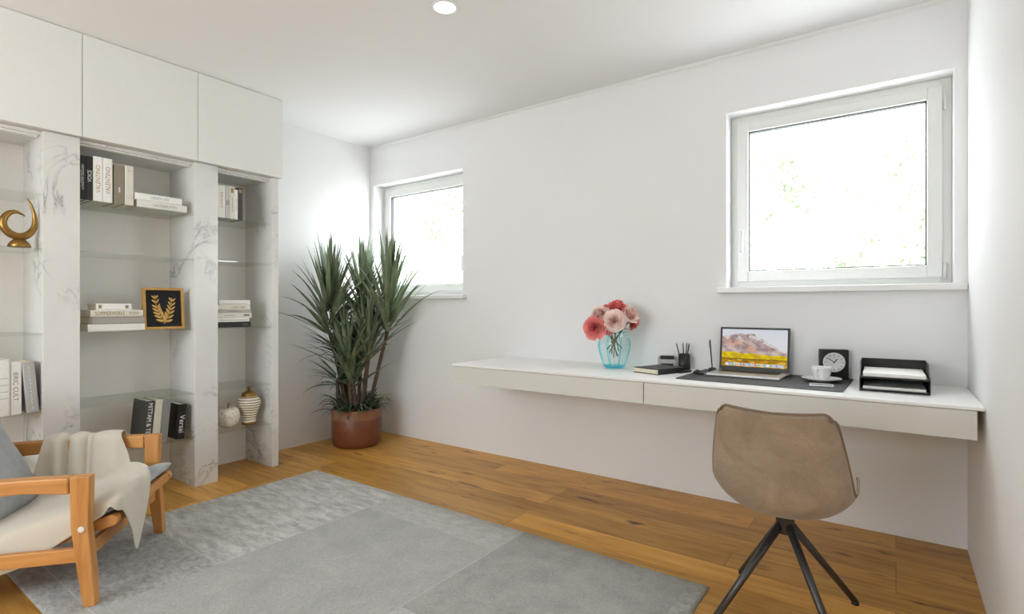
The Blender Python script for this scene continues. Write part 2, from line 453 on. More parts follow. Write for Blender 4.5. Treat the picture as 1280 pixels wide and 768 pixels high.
def window(name, W, depth, handle_x, hinge_x, hz):
    x0, x1, z0, z1 = W; y = YB + depth
    r = bpy.data.objects.new(name, None); COL.objects.link(r); r.location = ((x0 + x1) / 2, y, z0); r['kind'] = 'structure'
    def ring(a0, a1, b0, b1, w, ya, yb, bev=.004):
        g = G()
        g.box((a0, ya, b0), (a0 + w, yb, b1), bev); g.box((a1 - w, ya, b0), (a1, yb, b1), bev)
        g.box((a0 + w - .002, ya, b0), (a1 - w + .002, yb, b0 + w), bev); g.box((a0 + w - .002, ya, b1 - w), (a1 - w + .002, yb, b1), bev)
        return g
    ring(x0, x1, z0, z1, .045, y, y + .07).build('window_frame', M['upvc'], r, True)
    s = .036
    ring(x0 + s, x1 - s, z0 + s, z1 - s, .062, y - .016, y + .05, .006).build('sash', M['upvc'], r, True)
    gg = s + .062
    ring(x0 + gg - .001, x1 - gg + .001, z0 + gg - .001, z1 - gg + .001, .006, y - .004, y + .03, 0).build('gasket', M['gasket'], r, True)
    g = G(); g.box((x0 + gg, y + .02, z0 + gg), (x1 - gg, y + .026, z1 - gg)); g.build('glass', M['window_glass'], r, True)
    g = G()
    g.box((handle_x - .013, y - .024, hz - .03), (handle_x + .013, y - .014, hz + .03), .004)
    g.tube([(handle_x, y - .02, hz + .02), (handle_x, y - .05, hz + .02)], .008)
    g.box((handle_x - .010, y - .062, hz - .10), (handle_x + .010, y - .046, hz + .032), .006)
    g.build('handle', M['upvc'], r, True)
    for k, zz in enumerate((z1 - .12, z0 + .065)):
        g = G(); g.tube([(hinge_x, y - .012, zz - .04), (hinge_x, y - .012, zz + .04)], .007); g.build('hinge', M['upvc'], r, True)
    return r
window('window_1', W1, .115, W1[0] + .068, W1[1] - .028, 1.545)
window('window_2', W2, .125, W2[1] - .067, W2[0] + .028, 1.52)
def sill(n, x0, x1, z, p):
    g = G(); g.box((x0, YB - p, z - .033), (x1, YB + .115, z), .006, 3)
    o = structure(n, g, M['trim'])
sill('window_sill_1', -.845, XR - .002, 1.240, .05)
sill('window_sill_2', XL + .002, -2.775, 1.226, .05)
# unseen opening added behind the viewer to let in fill light (frame; panes)
r = bpy.data.objects.new('window_rear_fill', None); COL.objects.link(r); r.location = (-1.7, YR - .1, 0); r['kind'] = 'structure'
g = G()
x0, x1, z0, z1 = W3
for xx in (x0, (x0 + x1) / 2 - .03, x1 - .06): g.box((xx, YR - .14, z0), (xx + .06, YR - .07, z1), .005)
for zz in (z0, z1 - .06): g.box((x0, YR - .14, zz), (x1, YR - .07, zz + .06), .005)
g.build('window_frame', M['upvc'], r, True)
g = G(); g.box((x0 + .05, YR - .108, z0 + .05), (x1 - .05, YR - .102, z1 - .05)); g.build('glass', M['window_glass'], r, True)

# ------------------------------------------------------------------ wall unit
XF, XBK = -3.56, -3.93
bk = thing('bookcase', 'tall built-in bookcase of white marble posts with smoked glass shelves', 'bookcase', (-3.74, 1.2, 0))
def bpart(name, lo, hi, mat, bev=.002, parent=bk):
    g = G(); g.box(lo, hi, bev); return g.build(name, mat, parent, True)
ZT = 2.036
for y0, y1 in ((.10, .253), (.829, .983), (1.562, 1.703)): bpart('marble_post', (XBK + .012, y0, 0), (XF, y1, ZT), M['marble'])
bpart('end_panel', (XBK + .012, 2.072, 0), (XF - .002, 2.121, ZT), M['marble'])
bpart('back_panel', (XBK, .10, 0), (XBK + .012, 2.121, ZT), M['backpanel'], 0)
for y0, y1 in ((.253, .829), (.983, 1.562), (1.703, 2.072)):
    bpart('top_panel', (XBK + .012, y0, ZT - .018), (XF - .03, y1, ZT), M['marble'], 0)
    g = G(); g.box((XF - .075, y0 + .01, ZT - .026), (XF - .045, y1 - .01, ZT - .018), .002); g.build('front_lip', M['trim'], bk, True)
SH = (1.712, 1.431, .991, .589, .311)
for y0, y1 in ((.253, .829), (.983, 1.562), (1.703, 2.072)):
    for z in SH: bpart('glass_shelf', (XBK + .013, y0 + .001, z - .008), (XF - .004, y1 - .001, z), M['shelf_glass'], .001)
cabs = [(.10, .9815, 'white handleless wall cabinet at the left end above the gold sculpture'),
        (.9845, 1.5625, 'white handleless wall cabinet in the middle above the widest shelves'),
        (1.5655, 2.131, 'white handleless wall cabinet at the right end above the narrow shelves')]
for y0, y1, lab in cabs:
    c = thing('wall_cabinet', lab, 'cabinet', (-3.73, (y0 + y1) / 2, ZT + .003), group='handleless wall cabinets')
    g = G(); g.box((XL + .003, y0, ZT + .003), (-3.545, y1, ZC - .002), 0); g.build('body', M['cabinet'], c, True)
    g = G(); g.box((-3.543, y0, ZT + .001), (-3.522, y1, ZC - .003), .0015); g.build('door', M['cabinet'], c, True)

# ------------------------------------------------------------------ books
XS = -3.582   # spine plane of the books on the shelves
ROUND = .004
def book(label, t, h, d, cover, loc, rot=(0, 0, 0), pages='cream_paper', texts=(), group=None, bands=(), soft=False, name='book'):
    """spine at x=0, pages towards -x; thickness along y, height along z"""
    o = thing(name, label, 'book', loc, rot, group)
    c = min(.003, t * .12)
    g = G()
    g.box((-d, 0, 0), (-.004, c, h), .0006, 1); g.box((-d, t - c, 0), (-.004, t, h), .0006, 1)
    pr = [(-.006, 0), (-.0025, 0), (0, t * .12), (0, t * .88), (-.0025, t), (-.006, t)]
    g.prism(pr, 2, 0, h)
    g.build('cover', CV[cover], o)
    g = G(); i = 0 if soft else .003
    g.box((-d + i, c * .9, i), (-.005, t - c * .9, h - i)); g.build('pages', M[pages], o)
    for tx in texts:
        txt, ink, zc, ln, hh, mode = tx[:6]; yo = tx[6] if len(tx) > 6 else .5
        up = (0, 0, 1); 
        if mode == 'up': lettering(txt, CV[ink], o, (.0003, t * yo, h * zc), (0, 0, 1), (0, -1, 0), h * ln, t * hh)
        elif mode == 'down': lettering(txt, CV[ink], o, (.0003, t * yo, h * zc), (0, 0, -1), (0, 1, 0), h * ln, t * hh)
        else: lettering(txt, CV[ink], o, (.0003, t * yo, h * zc), (0, 1, 0), (0, 0, 1), t * ln, h * hh)
    for b in bands:
        z0, z1, ink = b[:3]; y0, y1 = (b[3], b[4]) if len(b) > 3 else (.10, .90)
        g = G(); g.box((-.0005, t * y0, h * z0), (.0005, t * y1, h * z1)); g.build('spine_band', CV[ink], o)
    return o
E_ = .0006
z1 = SH[0] + E_
G1 = 'upright books on the top middle shelf'
book('black book with one tall white spine title, first on the top middle shelf', .029, .238, .20, 'black', (XS, .986, z1), texts=[('LONDON GALLERY', 'ink_white', .52, .58, .36, 'up'), ('ARCHIVE', 'ink_white', .52, .3, .13, 'up', .25)], group=G1)
book('black book with short bold white title, against the white gold-titled pair', .030, .239, .20, 'black', (XS, 1.016, z1), texts=[('VOICE', 'ink_white', .55, .27, .62, 'up')], group=G1)
book('white book with gold spine title, beside the black books', .0435, .246, .21, 'white', (XS, 1.0475, z1), texts=[('VALENTINO', 'ink_gold', .50, .62, .5, 'up')], group=G1)
book('white book with gold spine title, beside the taupe book', .0445, .246, .21, 'white', (XS, 1.0925, z1), texts=[('VALENTINO', 'ink_gold', .50, .62, .5, 'up')], group=G1)
book('taupe clothbound book with small white mark on its spine', .050, .222, .19, 'taupe', (XS, 1.144, z1), texts=[('ATELIER', 'ink_grey', .66, .35, .14, 'up')], bands=[(.30, .43, 'ink_white', .44, .58)], group=G1)
book('cream upright book standing right of the taupe book', .044, .226, .19, 'cream', (XS, 1.196, z1), texts=[('S', 'ink_grey', .87, .3, .035, 'flat')], bands=[(.18, .186, 'ink_grey'), (.24, .246, 'ink_grey')], group=G1)
# two lying books
def lying(label, w, t, d, cover, y, z, x=XS, rz=0, **kw):
    """spine towards the room; w along +y, t = thickness"""
    return book(label, t, w, d, cover, (x, y, z + t), (R(-90), 0, rz), **kw)
LG = 'books lying flat beside the upright books on the top middle shelf'
lying('white book lying flat, lower of the two beside the cream book', .270, .0415, .19, 'offwhite', 1.256, z1, texts=[('LAZZARUTTO', 'ink_grey', .55, .48, .36, 'up')], group=LG)
lying('white book lying flat, upper of the two beside the cream book', .252, .040, .18, 'white', 1.2445, z1 + .0421, texts=[('ODZY UTI', 'ink_grey', .52, .36, .36, 'up')], group=LG)
# narrow bay, top
G2 = 'upright books on the top narrow shelf'
book('white book with pale gold title half behind the marble post', .052, .213, .17, 'white', (XS, 1.7065, z1), texts=[('SUMMER', 'ink_pink', .55, .5, .3, 'up', .62)], group=G2)
book('silver grey upright book on the top narrow shelf', .0305, .216, .17, 'palegrey', (XS, 1.7592, z1), bands=[(.40, .55, 'ink_grey', .2, .8)], group=G2)
book('cream upright book with small gold label near its top', .0305, .216, .17, 'cream', (XS, 1.7903, z1), texts=[('MODERN ART', 'ink_dim', .45, .45, .25, 'up')], bands=[(.80, .95, 'ink_brown', .2, .8)], group=G2)
book('thin white upright book against the black one on the top narrow shelf', .021, .198, .16, 'white', (XS, 1.8216, z1), texts=[('HOUSE', 'ink_grey', .5, .4, .3, 'up')], group=G2)
book('black upright book last on the top narrow shelf', .032, .216, .17, 'charcoal', (XS, 1.8435, z1), bands=[(.84, .95, 'ink_brown', .2, .8)], group=G2)
# middle shelf stack
z3 = SH[2] + E_
S1 = 'stack of books beside the gold framed picture'
zz = z3
lying('plain pale book at the bottom of the stack beside the framed picture', .272, .040, .19, 'offwhite', 1.024, zz, group=S1); zz += .0406
lying('greige dark-edged book, second from the bottom beside the framed picture', .252, .040, .20, 'greige', 1.044, zz, x=XS - .006, bands=[(.0, 1.0, 'ink_dim', .0, .07), (.0, 1.0, 'ink_dim', .93, 1)], group=S1); zz += .0406
lying('cream book with dense brown spine pattern, third up beside the framed picture', .252, .0375, .17, 'cream', 1.036, zz, x=XS - .002, texts=[('SOMMERWERKE', 'ink_brown', .36, .56, .6, 'up'), ('STUDIO', 'ink_brown', .82, .2, .42, 'up')], group=S1); zz += .0381
lying('small white book topping the stack beside the framed picture', .168, .036, .15, 'white', 1.062, zz, x=XS - .004, bands=[(.06, .15, 'ink_brown', .25, .75), (.82, .91, 'ink_brown', .25, .75)], group=S1)
# narrow bay stack
S2 = 'stack of books on the middle narrow shelf'
zz = z3
for lab, y, w, t, cov, kw in (
    ('black book at the bottom of the narrow shelf stack', 1.709, .222, .036, 'black', dict(texts=[('NOTES', 'ink_dim', .84, .18, .4, 'up')])),
    ('thin white book lying on the black one in the narrow stack', 1.711, .209, .025, 'white', dict(bands=[(.05, .95, 'ink_grey', .42, .56)])),
    ('cream book with dark label, third up in the narrow stack', 1.708, .229, .0345, 'cream', dict(bands=[(.76, .93, 'ink_dim', .3, .62), (.2, .5, 'silver', .4, .6)])),
    ('silver grey book, third from the top in the narrow stack', 1.708, .225, .020, 'silver', dict(texts=[('CERAMICS', 'ink_dim', .5, .4, .4, 'up')])),
    ('cream book with rust gold title, second from the top in the narrow stack', 1.706, .220, .0325, 'cream', dict(texts=[('LIVING FORM', 'ink_gold', .63, .42, .45, 'up')])),
    ('pale white book topping the narrow shelf stack', 1.720, .206, .031, 'offwhite', dict(bands=[(.1, .9, 'silver', .72, .82)]))):
    lying(lab, w, t, .16, cov, y, zz, group=S2, **kw); zz += t + .0006
# leaning books low in the middle bay
z5 = SH[4] + E_
G5 = 'books leaning on the lowest middle shelf'
def leaning(label, t, h, d, cover, y, ang, zb, **kw):
    # tilt about x; rest on the lower corner that touches the shelf
    a = R(ang)
    drop = t * math.sin(a) if a > 0 else 0
    return book(label, t, h, d, cover, (XS, y, zb + (0 if a < 0 else 0)), (a, 0, 0), **kw)
leaning('charcoal book with a big white spine title, leaning on the lowest middle shelf', .046, .258, .19, 'charcoal', 1.283, -5.0, z5 + .004, texts=[('MITTAM & TENZ', 'ink_white', .52, .86, .52, 'down')], group=G5)
leaning('pale linen book leaning beside the charcoal one', .040, .262, .17, 'linen', 1.331, -5.0, z5 + .0035, group=G5)
leaning('grey plain book leaning beside the pale linen one', .042, .250, .17, 'grey', 1.373, -5.0, z5 + .0038, group=G5)
leaning('thick jet black book with white script title, leaning nearest the marble post', .048, .214, .16, 'jet', 1.463, -4.0, z5 + .0035, texts=[('Versai', 'ink_white', .44, .5, .62, 'down', .58)], group=G5)
# left bay books
z4 = SH[3] + E_
G4 = 'books on the lower left shelf'
book('broad white book with ribbed spine at the left edge of the lower left shelf', .066, .277, .21, 'offwhite', (XS + .006, .640, z4), bands=[(a, a + .012, 'silver', .1, .9) for a in (.30, .42, .54, .66)], texts=[('M', 'ink_white', .87, .5, .09, 'flat')], group=G4)
book('white book with grey vertical title on the lower left shelf', .044, .262, .20, 'offwhite', (XS, .7075, z4), texts=[('IERIC CULT', 'ink_dim', .53, .55, .42, 'down')], group=G4)
book('silver grey book leaning against the marble post on the lower left shelf', .049, .258, .19, 'silver', (XS, .7715, z4), (R(4.6), 0, 0), texts=[('ESSENTIALS', 'ink_white', .48, .86, .12, 'down')], group=G4)

# ------------------------------------------------------------------ ornaments in the bookcase
o = thing('swan_sculpture', 'gold crescent swirl sculpture on a small dome base', 'sculpture', (-3.62, .750, SH[1] + E_))
g = G(); g.lathe([(.044, 0), (.046, .004), (.041, .020), (.028, .035), (.010, .044)], 28); g.build('base', M['gold'], o)
pts = [(.03, .180), (-.012, .200), (-.052, .188), (-.078, .150), (-.078, .106), (-.05, .070), (-.004, .052), (.040, .066), (.072, .106), (.080, .160), (.072, .215), (.056, .262), (.036, .296)]
rad = [.003, .012, .019, .023, .025, .0265, .027, .0255, .021, .0155, .011, .007, .002]
def catmull(P, n=5):
    P = [Vector(p) for p in P]; out = []
    for i in range(len(P) - 1):
        a, b, c, d = P[max(i - 1, 0)], P[i], P[i + 1], P[min(i + 2, len(P) - 1)]
        for k in range(n):
            t = k / n
            out.append(.5 * ((2 * b) + (c - a) * t + (2 * a - 5 * b + 4 * c - d) * t * t + (3 * b - a - 3 * c + d) * t ** 3))
    out.append(P[-1]); return out
pp = catmull([(p[0], p[1], r_) for p, r_ in zip(pts, rad)])
g = G(); g.tube([(0, p.x * .76, p.y * .84 + .010) for p in pp], [max(.0015, p.z * .82) for p in pp], 14, flat=(.85, 1), up=(1, 0, 0)); g.build('crescent', M['gold'], o)

o = thing('picture_frame', 'gold framed picture of gilt laurel sprigs on black, leaning on the shelf', 'picture', (-3.592, 1.407, SH[2] + .0026), (0, R(-5), 0))
fw, fh = .112, .252
g = G()
for y0, y1, a, b in ((-fw, -fw + .016, 0, fh), (fw - .016, fw, 0, fh), (-fw + .015, fw - .015, 0, .016), (-fw + .015, fw - .015, fh - .016, fh)):
    g.box((-.020, y0, a), (0, y1, b), .002)
g.build('frame', M['gold_frame'], o)
g = G(); g.box((-.018, -fw + .01, .01), (-.009, fw - .01, fh - .01)); g.build('backing', M['navy'], o)
def sprig(g, path, leaves):
    g.tube([(-.006, y, z) for y, z in path], .0016, 6)
    for (y, z, ang, ln) in leaves:
        d = Vector((0, math.cos(R(ang)), math.sin(R(ang)))); n = Vector((0, -d.z, d.y)); rows = []
        for k in range(7):
            t = k / 6; w = ln * .17 * math.sin(PI * min(1, t * .93 + .05)) ** .8
            c = Vector((-.006 + .004 * math.sin(PI * t), y, z)) + d * ln * t
            rows.append([c - n * w, c + Vector((.0025, 0, 0)), c + n * w])
        g.grid(rows)
def sprig_leaves(path, n, ln, side_bias=0):
    P = catmull([(y, z, 0) for y, z in path], 6); L = []
    for k in range(n):
        i = int((.16 + .82 * k / (n - 1)) * (len(P) - 1)); p = P[i]; q = P[min(i + 1, len(P) - 1)]; b = P[max(i - 1, 0)]
        a = math.degrees(math.atan2(q.y - b.y, q.x - b.x)); f = ln * (1.15 - .5 * k / n)
        L += [(p.x, p.y, a + 38, f), (p.x, p.y, a - 38, f)]
    e = P[-1]; L.append((e.x, e.y, 92, ln * .5)); return L
pa = [(.006, .034), (-.012, .062), (-.030, .100), (-.040, .140), (-.046, .188)]
pb = [(-.004, .032), (.014, .060), (.028, .098), (.038, .135), (.044, .172)]
g = G(); sprig(g, pa, sprig_leaves(pa, 7, .040)); sprig(g, pb, sprig_leaves(pb, 6, .040)); g.build('laurel_sprigs', M['gold_leaf'], o)

# jars
o = thing('ginger_jar', 'striped cream and brown lidded jar with gold lid', 'jar', (-3.675, 1.968, SH[4] + E_))
g = G()
g.lathe([(.045, 0.0000), (.047, 0.0037), (.047, 0.0166), (.043, 0.0278), (.047, 0.0555), (.058, 0.0879), (.070, 0.1203), (.076, 0.1462), (.074, 0.1683), (.060, 0.1869), (.044, 0.1961), (.040, 0.1980)], 40); g.build('body', M['striped'], o)
g = G(); g.lathe([(.0475, 0.0009), (.0480, 0.0093), (.0475, 0.0130)], 40); g.build('foot_ring', M['gold'], o)
g = G(); g.lathe([(.046, 0.1905), (.051, 0.1933), (.049, 0.1980), (.046, 0.2054), (.045, 0.2165), (.034, 0.2257), (.016, 0.2313), (.009, 0.2350), (.008, 0.2424), (.013, 0.2488), (.012, 0.2572), (.004, 0.2627)], 36); g.build('lid', M['gold'], o)
o = thing('apple_ornament', 'speckled cream apple-shaped ornament with gold stalk', 'ornament', (-3.665, 1.818, SH[4] + E_))
g = G(); g.lathe([(.022, 0), (.040, .006), (.062, .030), (.073, .066), (.074, .096), (.064, .124), (.044, .138), (.024, .136), (.010, .126)], 36); g.build('body', M['speckled'], o)
g = G(); g.tube([(0, 0, .124), (.002, 0, .140), (.004, .002, .166)], [.006, .0055, .007], 10); g.build('stalk', M['gold'], o)

# ------------------------------------------------------------------ desk
DX0, DX1, DY0, DZ = -2.365, XR - .002, 2.62, .756
o = thing('floating_desk', 'long white wall-hung desk with two handleless drawers', 'desk', ((DX0 + DX1) / 2, YB, .631))
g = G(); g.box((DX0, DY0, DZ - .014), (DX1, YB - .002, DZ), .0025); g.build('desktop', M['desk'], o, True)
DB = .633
g = G(); g.box((DX0 + .003, DY0 + .024, DB), (.240, YB - .003, DZ - .0145), .001); g.build('carcass', M['desk_front_shaded'], o, True)
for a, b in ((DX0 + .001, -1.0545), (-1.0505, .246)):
    g = G(); g.box((a, DY0 + .003, DB - .002), (b, DY0 + .023, DZ - .016), .0015); g.build('drawer', M['desk_front_shaded'], o, True)

# ------------------------------------------------------------------ rug
RX0, RX1, RY0, RY1 = -3.235, -.607, .592, 2.205
def rug():
    g = G(); xs = [RX0, RX0 + .012, -3.10, -2.391, -2.385, -1.503, -1.498, RX1 - .07, RX1 - .012, RX1]
    ys = [RY0, RY0 + .012, .692, .698, 1.141, 1.147, 1.373, 1.379, 1.95, RY1 - .012, RY1]
    # fine grid so that the pile edge rounds off
    def dens(a, st):
        out = []
        for p, q in zip(a, a[1:]):
            k = max(1, int((q - p) / st)); out += [p + (q - p) * i / k for i in range(k)]
        return out + [a[-1]]
    X = dens(xs, .08); Y = dens(ys, .08)
    def zed(x, y):
        e = min(x - RX0, RX1 - x, y - RY0, RY1 - y)
        return .004 + .008 * min(1, max(0, e) / .012) ** .5
    vv = [[g.bm.verts.new((x, y, zed(x, y))) for y in Y] for x in X]
    bt = [[None] * len(Y) for _ in X]
    for i in range(len(X) - 1):
        for j in range(len(Y) - 1):
            f = g.bm.faces.new((vv[i][j], vv[i + 1][j], vv[i + 1][j + 1], vv[i][j + 1])); f.smooth = True
            x = (X[i] + X[i + 1]) / 2; y = (Y[j] + Y[j + 1]) / 2
            mi = 2
            if x < -2.389 and y > 1.144: mi = 0
            elif x < -2.389: mi = 1
            elif x < -1.501: mi = 3 if y > 1.95 else 2
            else: mi = 4 if y > 1.376 else 3
            if -1.503 < x < -1.498 or .692 < y < .698 : mi = 5
            if -2.391 < x < -2.385 and y > 1.144: mi = 5
            if (1.141 < y < 1.147) and x < -2.389: mi = 5
            if 1.373 < y < 1.379 and x > -1.5: mi = 5
            if x > RX1 - .07 and y > 1.376: mi = 1 if x < RX1 - .012 else 4
            f.material_index = mi
    # underside skirt
    bord = [v for v in (vv[i][0] for i in range(len(X)))] + [vv[-1][j] for j in range(1, len(Y))] + [vv[i][-1] for i in range(len(X) - 2, -1, -1)] + [vv[0][j] for j in range(len(Y) - 2, 0, -1)]
    low = [g.bm.verts.new((v.co.x, v.co.y, .0008)) for v in bord]
    for i in range(len(bord)):
        k = (i + 1) % len(bord); f = g.bm.faces.new((bord[i], bord[k], low[k], low[i])); f.material_index = 1
    f = g.bm.faces.new(low); f.material_index = 1
    return g.build('rug', [M[k] for k in ('rug_silver', 'rug_coarse', 'rug_mid', 'rug_pale', 'rug_dark', 'rug_line')])
tag(rug(), 'large grey patchwork rug lying on the oak floor', 'rug')
RUGZ = .0122

# ------------------------------------------------------------------ office chair
CX, CY = -.328, 2.165
oc = thing('office_chair', 'taupe suede shell chair on four splayed metal legs at the desk', 'chair', (CX, CY, 0))
def shell():
    # rows go from the seat front edge round to the top of the back: (y, z, half width, curl)
    prof = [(.238, .440, .186, .012), (.230, .462, .200, .024), (.18, .468, .210, .040), (.08, .452, .215, .062), (-.02, .434, .217, .088),
            (-.095, .426, .217, .104), (-.160, .440, .217, .108), (-.200, .490, .215, .098), (-.216, .560, .210, .080), (-.228, .640, .199, .060), (-.240, .715, .186, .044), (-.251, .770, .175, .034), (-.258, .800, .166, .030)]
    rows = []
    nu = 20
    P = catmull([(a, b, 0) for a, b, _, _ in prof], 4); Q = catmull([(c, d, 0) for _, _, c, d in prof], 4)
    m = len(P)
    for i in range(m):
        p, q = P[i], Q[i]; b, a = P[min(i + 1, m - 1)], P[max(i - 1, 0)]
        t = Vector((0, b.x - a.x, b.y - a.y)).normalized()
        n = Vector((0, -t.z, t.y)) if Vector((0, -t.z, t.y)).dot(Vector((0, .5, .6))) > 0 else Vector((0, t.z, -t.y))
        row = []
        for k in range(nu + 1):
            u = -1 + 2 * k / nu
            an = u * PI / 2
            pt = Vector((q.x * (.55 * math.sin(an) + .45 * u), p.x, p.y - .012)) + n * q.y * (1 - math.cos(an)) ** 1.2
            if i > m * .8: pt.z -= .010 * (1 - abs(u)) * ((i / m - .8) / .2)
            e = max(0, i - (m - 6)) / 5
            if e > 0:
                c_ = max(0, abs(u) - .70) / .30
                pt.z -= .026 * e * c_ ** 2.2
            row.append(pt)
        rows.append(row)
    return rows
rows = shell()
g = G(); g.grid(rows); o = g.build('seat_shell', M['leather'], oc); mods(o, 1, .026, 0)
edge = [rows[i][0] for i in range(len(rows))] + rows[-1][1:-1] + [rows[i][-1] for i in range(len(rows) - 1, -1, -1)] + list(reversed(rows[0][1:-1]))
cc = Vector((0, 0, 0))
for p in edge: cc += p / len(edge)
edge = [p + (p - cc).normalized() * .0065 for p in edge]
g = G(); g.tube(edge + [edge[0]], .0042, 8, cap=False); o = g.build('piping', M['seam'], oc)
g = G(); g.lathe([(.026, .306), (.030, .310), (.031, .360), (.036, .368), (.038, .402)], 24); g.build('hub', M['gunmetal'], oc)
for sx in (-1, 1):
    for sy in (-1, 1):
        g = G()
        a = Vector((sx * .013, sy * .014, .340)); b = Vector((sx * .202, sy * .243, .012))
        g.tube([a, b], [.0145, .0115], 14)
        lg = g.build('leg', M['gunmetal'], oc)
        g = G(); g.lathe([(.013, .0006), (.0135, .003), (.013, .012)], 14, Matrix.Translation((b.x, b.y, 0))); g.build('foot_cap', M['black'], lg)

# ------------------------------------------------------------------ armchair
AX, AY = (-2.462 - 2.973) / 2, (.705 + 1.131) / 2
AR = R(50.18)
ac = thing('armchair', 'low beech armchair with grey velvet cushions on the rug corner', 'armchair', (AX, AY, RUGZ), (0, 0, AR))
HW = .333
def zb(f): return .291 + .31 * f       # underside line of the seat cushion (local heights, rug taken off)
for s, nm in ((-1, 'near'), (1, 'far')):
    yo, yi = s * (HW + .022), s * (HW - .022)
    ya, yb_ = min(yo, yi), max(yo, yi)
    # front leg, tapering and raked
    g = G(); g.prism([(-.052, .486), (.013, .486), (.008, .30), (.022, .14), (.030, 0), (-.008, 0), (-.028, .14), (-.048, .30), (-.050, .43)], 1, ya, yb_, bev=.003); g.build('front_leg', M['beech_z'], ac)
    # arm rail
    g = G(); g.prism([(-.0525, .486), (-.0525, .424), (-.20, .437), (-.66, .415), (-.70, .425), (-.70, .470), (-.66, .478), (-.20, .488)], 1, ya - .004, yb_ + .004, bev=.006); g.build('armrest', M['beech'], ac)
    # rear leg
    g = G(); g.prism([(-.64, .415), (-.585, .417), (-.625, .20), (-.68, 0), (-.72, 0), (-.685, .2)], 1, ya, yb_, bev=.003); g.build('rear_leg', M['beech_z'], ac)
    # low side stretcher
    g = G(); g.box((-.652, s * HW - .013, .166), (-.032, s * HW + .013, .217), .003); g.build('side_stretcher', M['beech'], ac)
    # sloping seat rail with a rounded nose in front of the leg
    P = []
    f0, f1 = -.60, .078
    yy = s * (HW - .056)
    P = [(f0, zb(f0)), (f0, zb(f0) - .045)] + [(f1 - .022 + .022 * math.sin(a), zb(f1) - .0225 - .0225 * math.cos(a)) for a in [PI * k / 8 for k in range(9)]]
    g = G(); g.prism(P, 1, yy - .0165, yy + .0165, bev=.002); g.build('seat_rail', M['beech'], ac)
    g = G(); g.lathe([(.0115, 0), (.0115, .003), (.009, .005)], 20, Matrix.Translation((-.012, yo, .291)) @ Matrix.Rotation(R(90 if s < 0 else -90), 4, 'X')); g.build('screw_cap', M['screw'], ac)
# front stretcher
g = G(); g.prism([(-.020, .168), (-.002, .168), (-.002, .222), (-.020, .222)], 1, -HW + .021, HW - .021, bev=.002); g.build('front_stretcher', M['beech_y'], ac)
g = G(); g.box((.052, -HW + .074, zb(.06) - .036), (.074, HW - .074, zb(.06) + .002), .004); g.build('front_rail', M['beech_y'], ac)
g = G(); g.box((-.60, -HW + .06, zb(-.58) - .04), (-.575, HW - .06, zb(-.58)), .004); g.build('back_rail', M['beech_y'], ac)
# seat slats under the cushion
g = G()
for k in range(5):
    f = -.5 + .12 * k
    g.box((f, -HW + .075, zb(f + .03) - .014), (f + .06, HW - .075, zb(f + .03) - .004), .002)
g.build('seat_slats', M['beech_y'], ac)
# seat cushion
def pillow(g, f0, f1, y0, y1, base, th, n=18, puff=.012, frame=None, crease=0):
    rows = []
    top = []; bot = []
    for i in range(n + 1):
        rt, rb = [], []
        for j in range(n + 1):
            u, v = i / n, j / n
            e = min(u, 1 - u, v, 1 - v); k = min(1, e / .09) ; k = math.sqrt(max(0, 1 - (1 - k) ** 2))
            f = f0 + (f1 - f0) * u; y = y0 + (y1 - y0) * v
            b = base(f); c = mnoise.noise(Vector((f * 7, y * 7, 3))) * crease
            h = th * .5 * (.25 + .75 * k) + puff * math.sin(PI * u) * math.sin(PI * v) + c
            rt.append((f, y, b + th * .5 + h)); rb.append((f, y, b + th * .5 - th * .5 * (.25 + .75 * k)))
        top.append(rt); bot.append(rb)
    if frame is not None:
        top = [[frame @ Vector(p) for p in r_] for r_ in top]; bot = [[frame @ Vector(p) for p in r_] for r_ in bot]
    tv = g.grid(top); bv = g.grid(bot)
    ring = lambda vv: vv[0] + [vv[i][-1] for i in range(1, len(vv))] + list(reversed(vv[-1][:-1])) + [vv[i][0] for i in range(len(vv) - 2, 0, -1)]
    a, b = ring(tv), ring(bv)
    for i in range(len(a)):
        k = (i + 1) % len(a); f = g.bm.faces.new((a[i], a[k], b[k], b[i])); f.smooth = True
CU = .058
g = G(); pillow(g, -.58, .080, -HW + .036, HW - .032, lambda f: zb(f) + .004, CU, puff=.006); o = g.build('seat_cushion', M['velvet'], ac); mods(o, 1)
# back frame and cushion
BF = Matrix(((-.41, 0, .912, -.572), (0, -1, 0, 0), (.912, 0, .41, .235), (0, 0, 0, 1)))   # local x runs up the back
g = G()
for s in (-1, 1): g.box((-.05, s * .27 - .016, -.034), (.52, s * .27 + .016, -.006), .004, M4=BF)
for k in range(4): g.box((.06 + .14 * k, -.27, -.03), (.11 + .14 * k, .27, -.012), .003, M4=BF)
g.build('back_frame', M['beech_z'], ac)
g = G(); pillow(g, -.075, .52, -.285, .285, lambda f: 0.0, .13, puff=.035, frame=BF, crease=.014); o = g.build('back_cushion', M['velvet'], ac); mods(o, 1)

# ------------------------------------------------------------------ throw blanket (rests on the chair: its own thing)
th = thing('throw_blanket', 'cream throw draped over the far arm and seat of the beech armchair', 'blanket', (AX, AY, RUGZ), (0, 0, AR))
def seat_top(f): return zb(f) + CU + .012
def sm(a, b, x):
    t = min(1, max(0, (x - a) / (b - a))); return t * t * (3 - 2 * t)
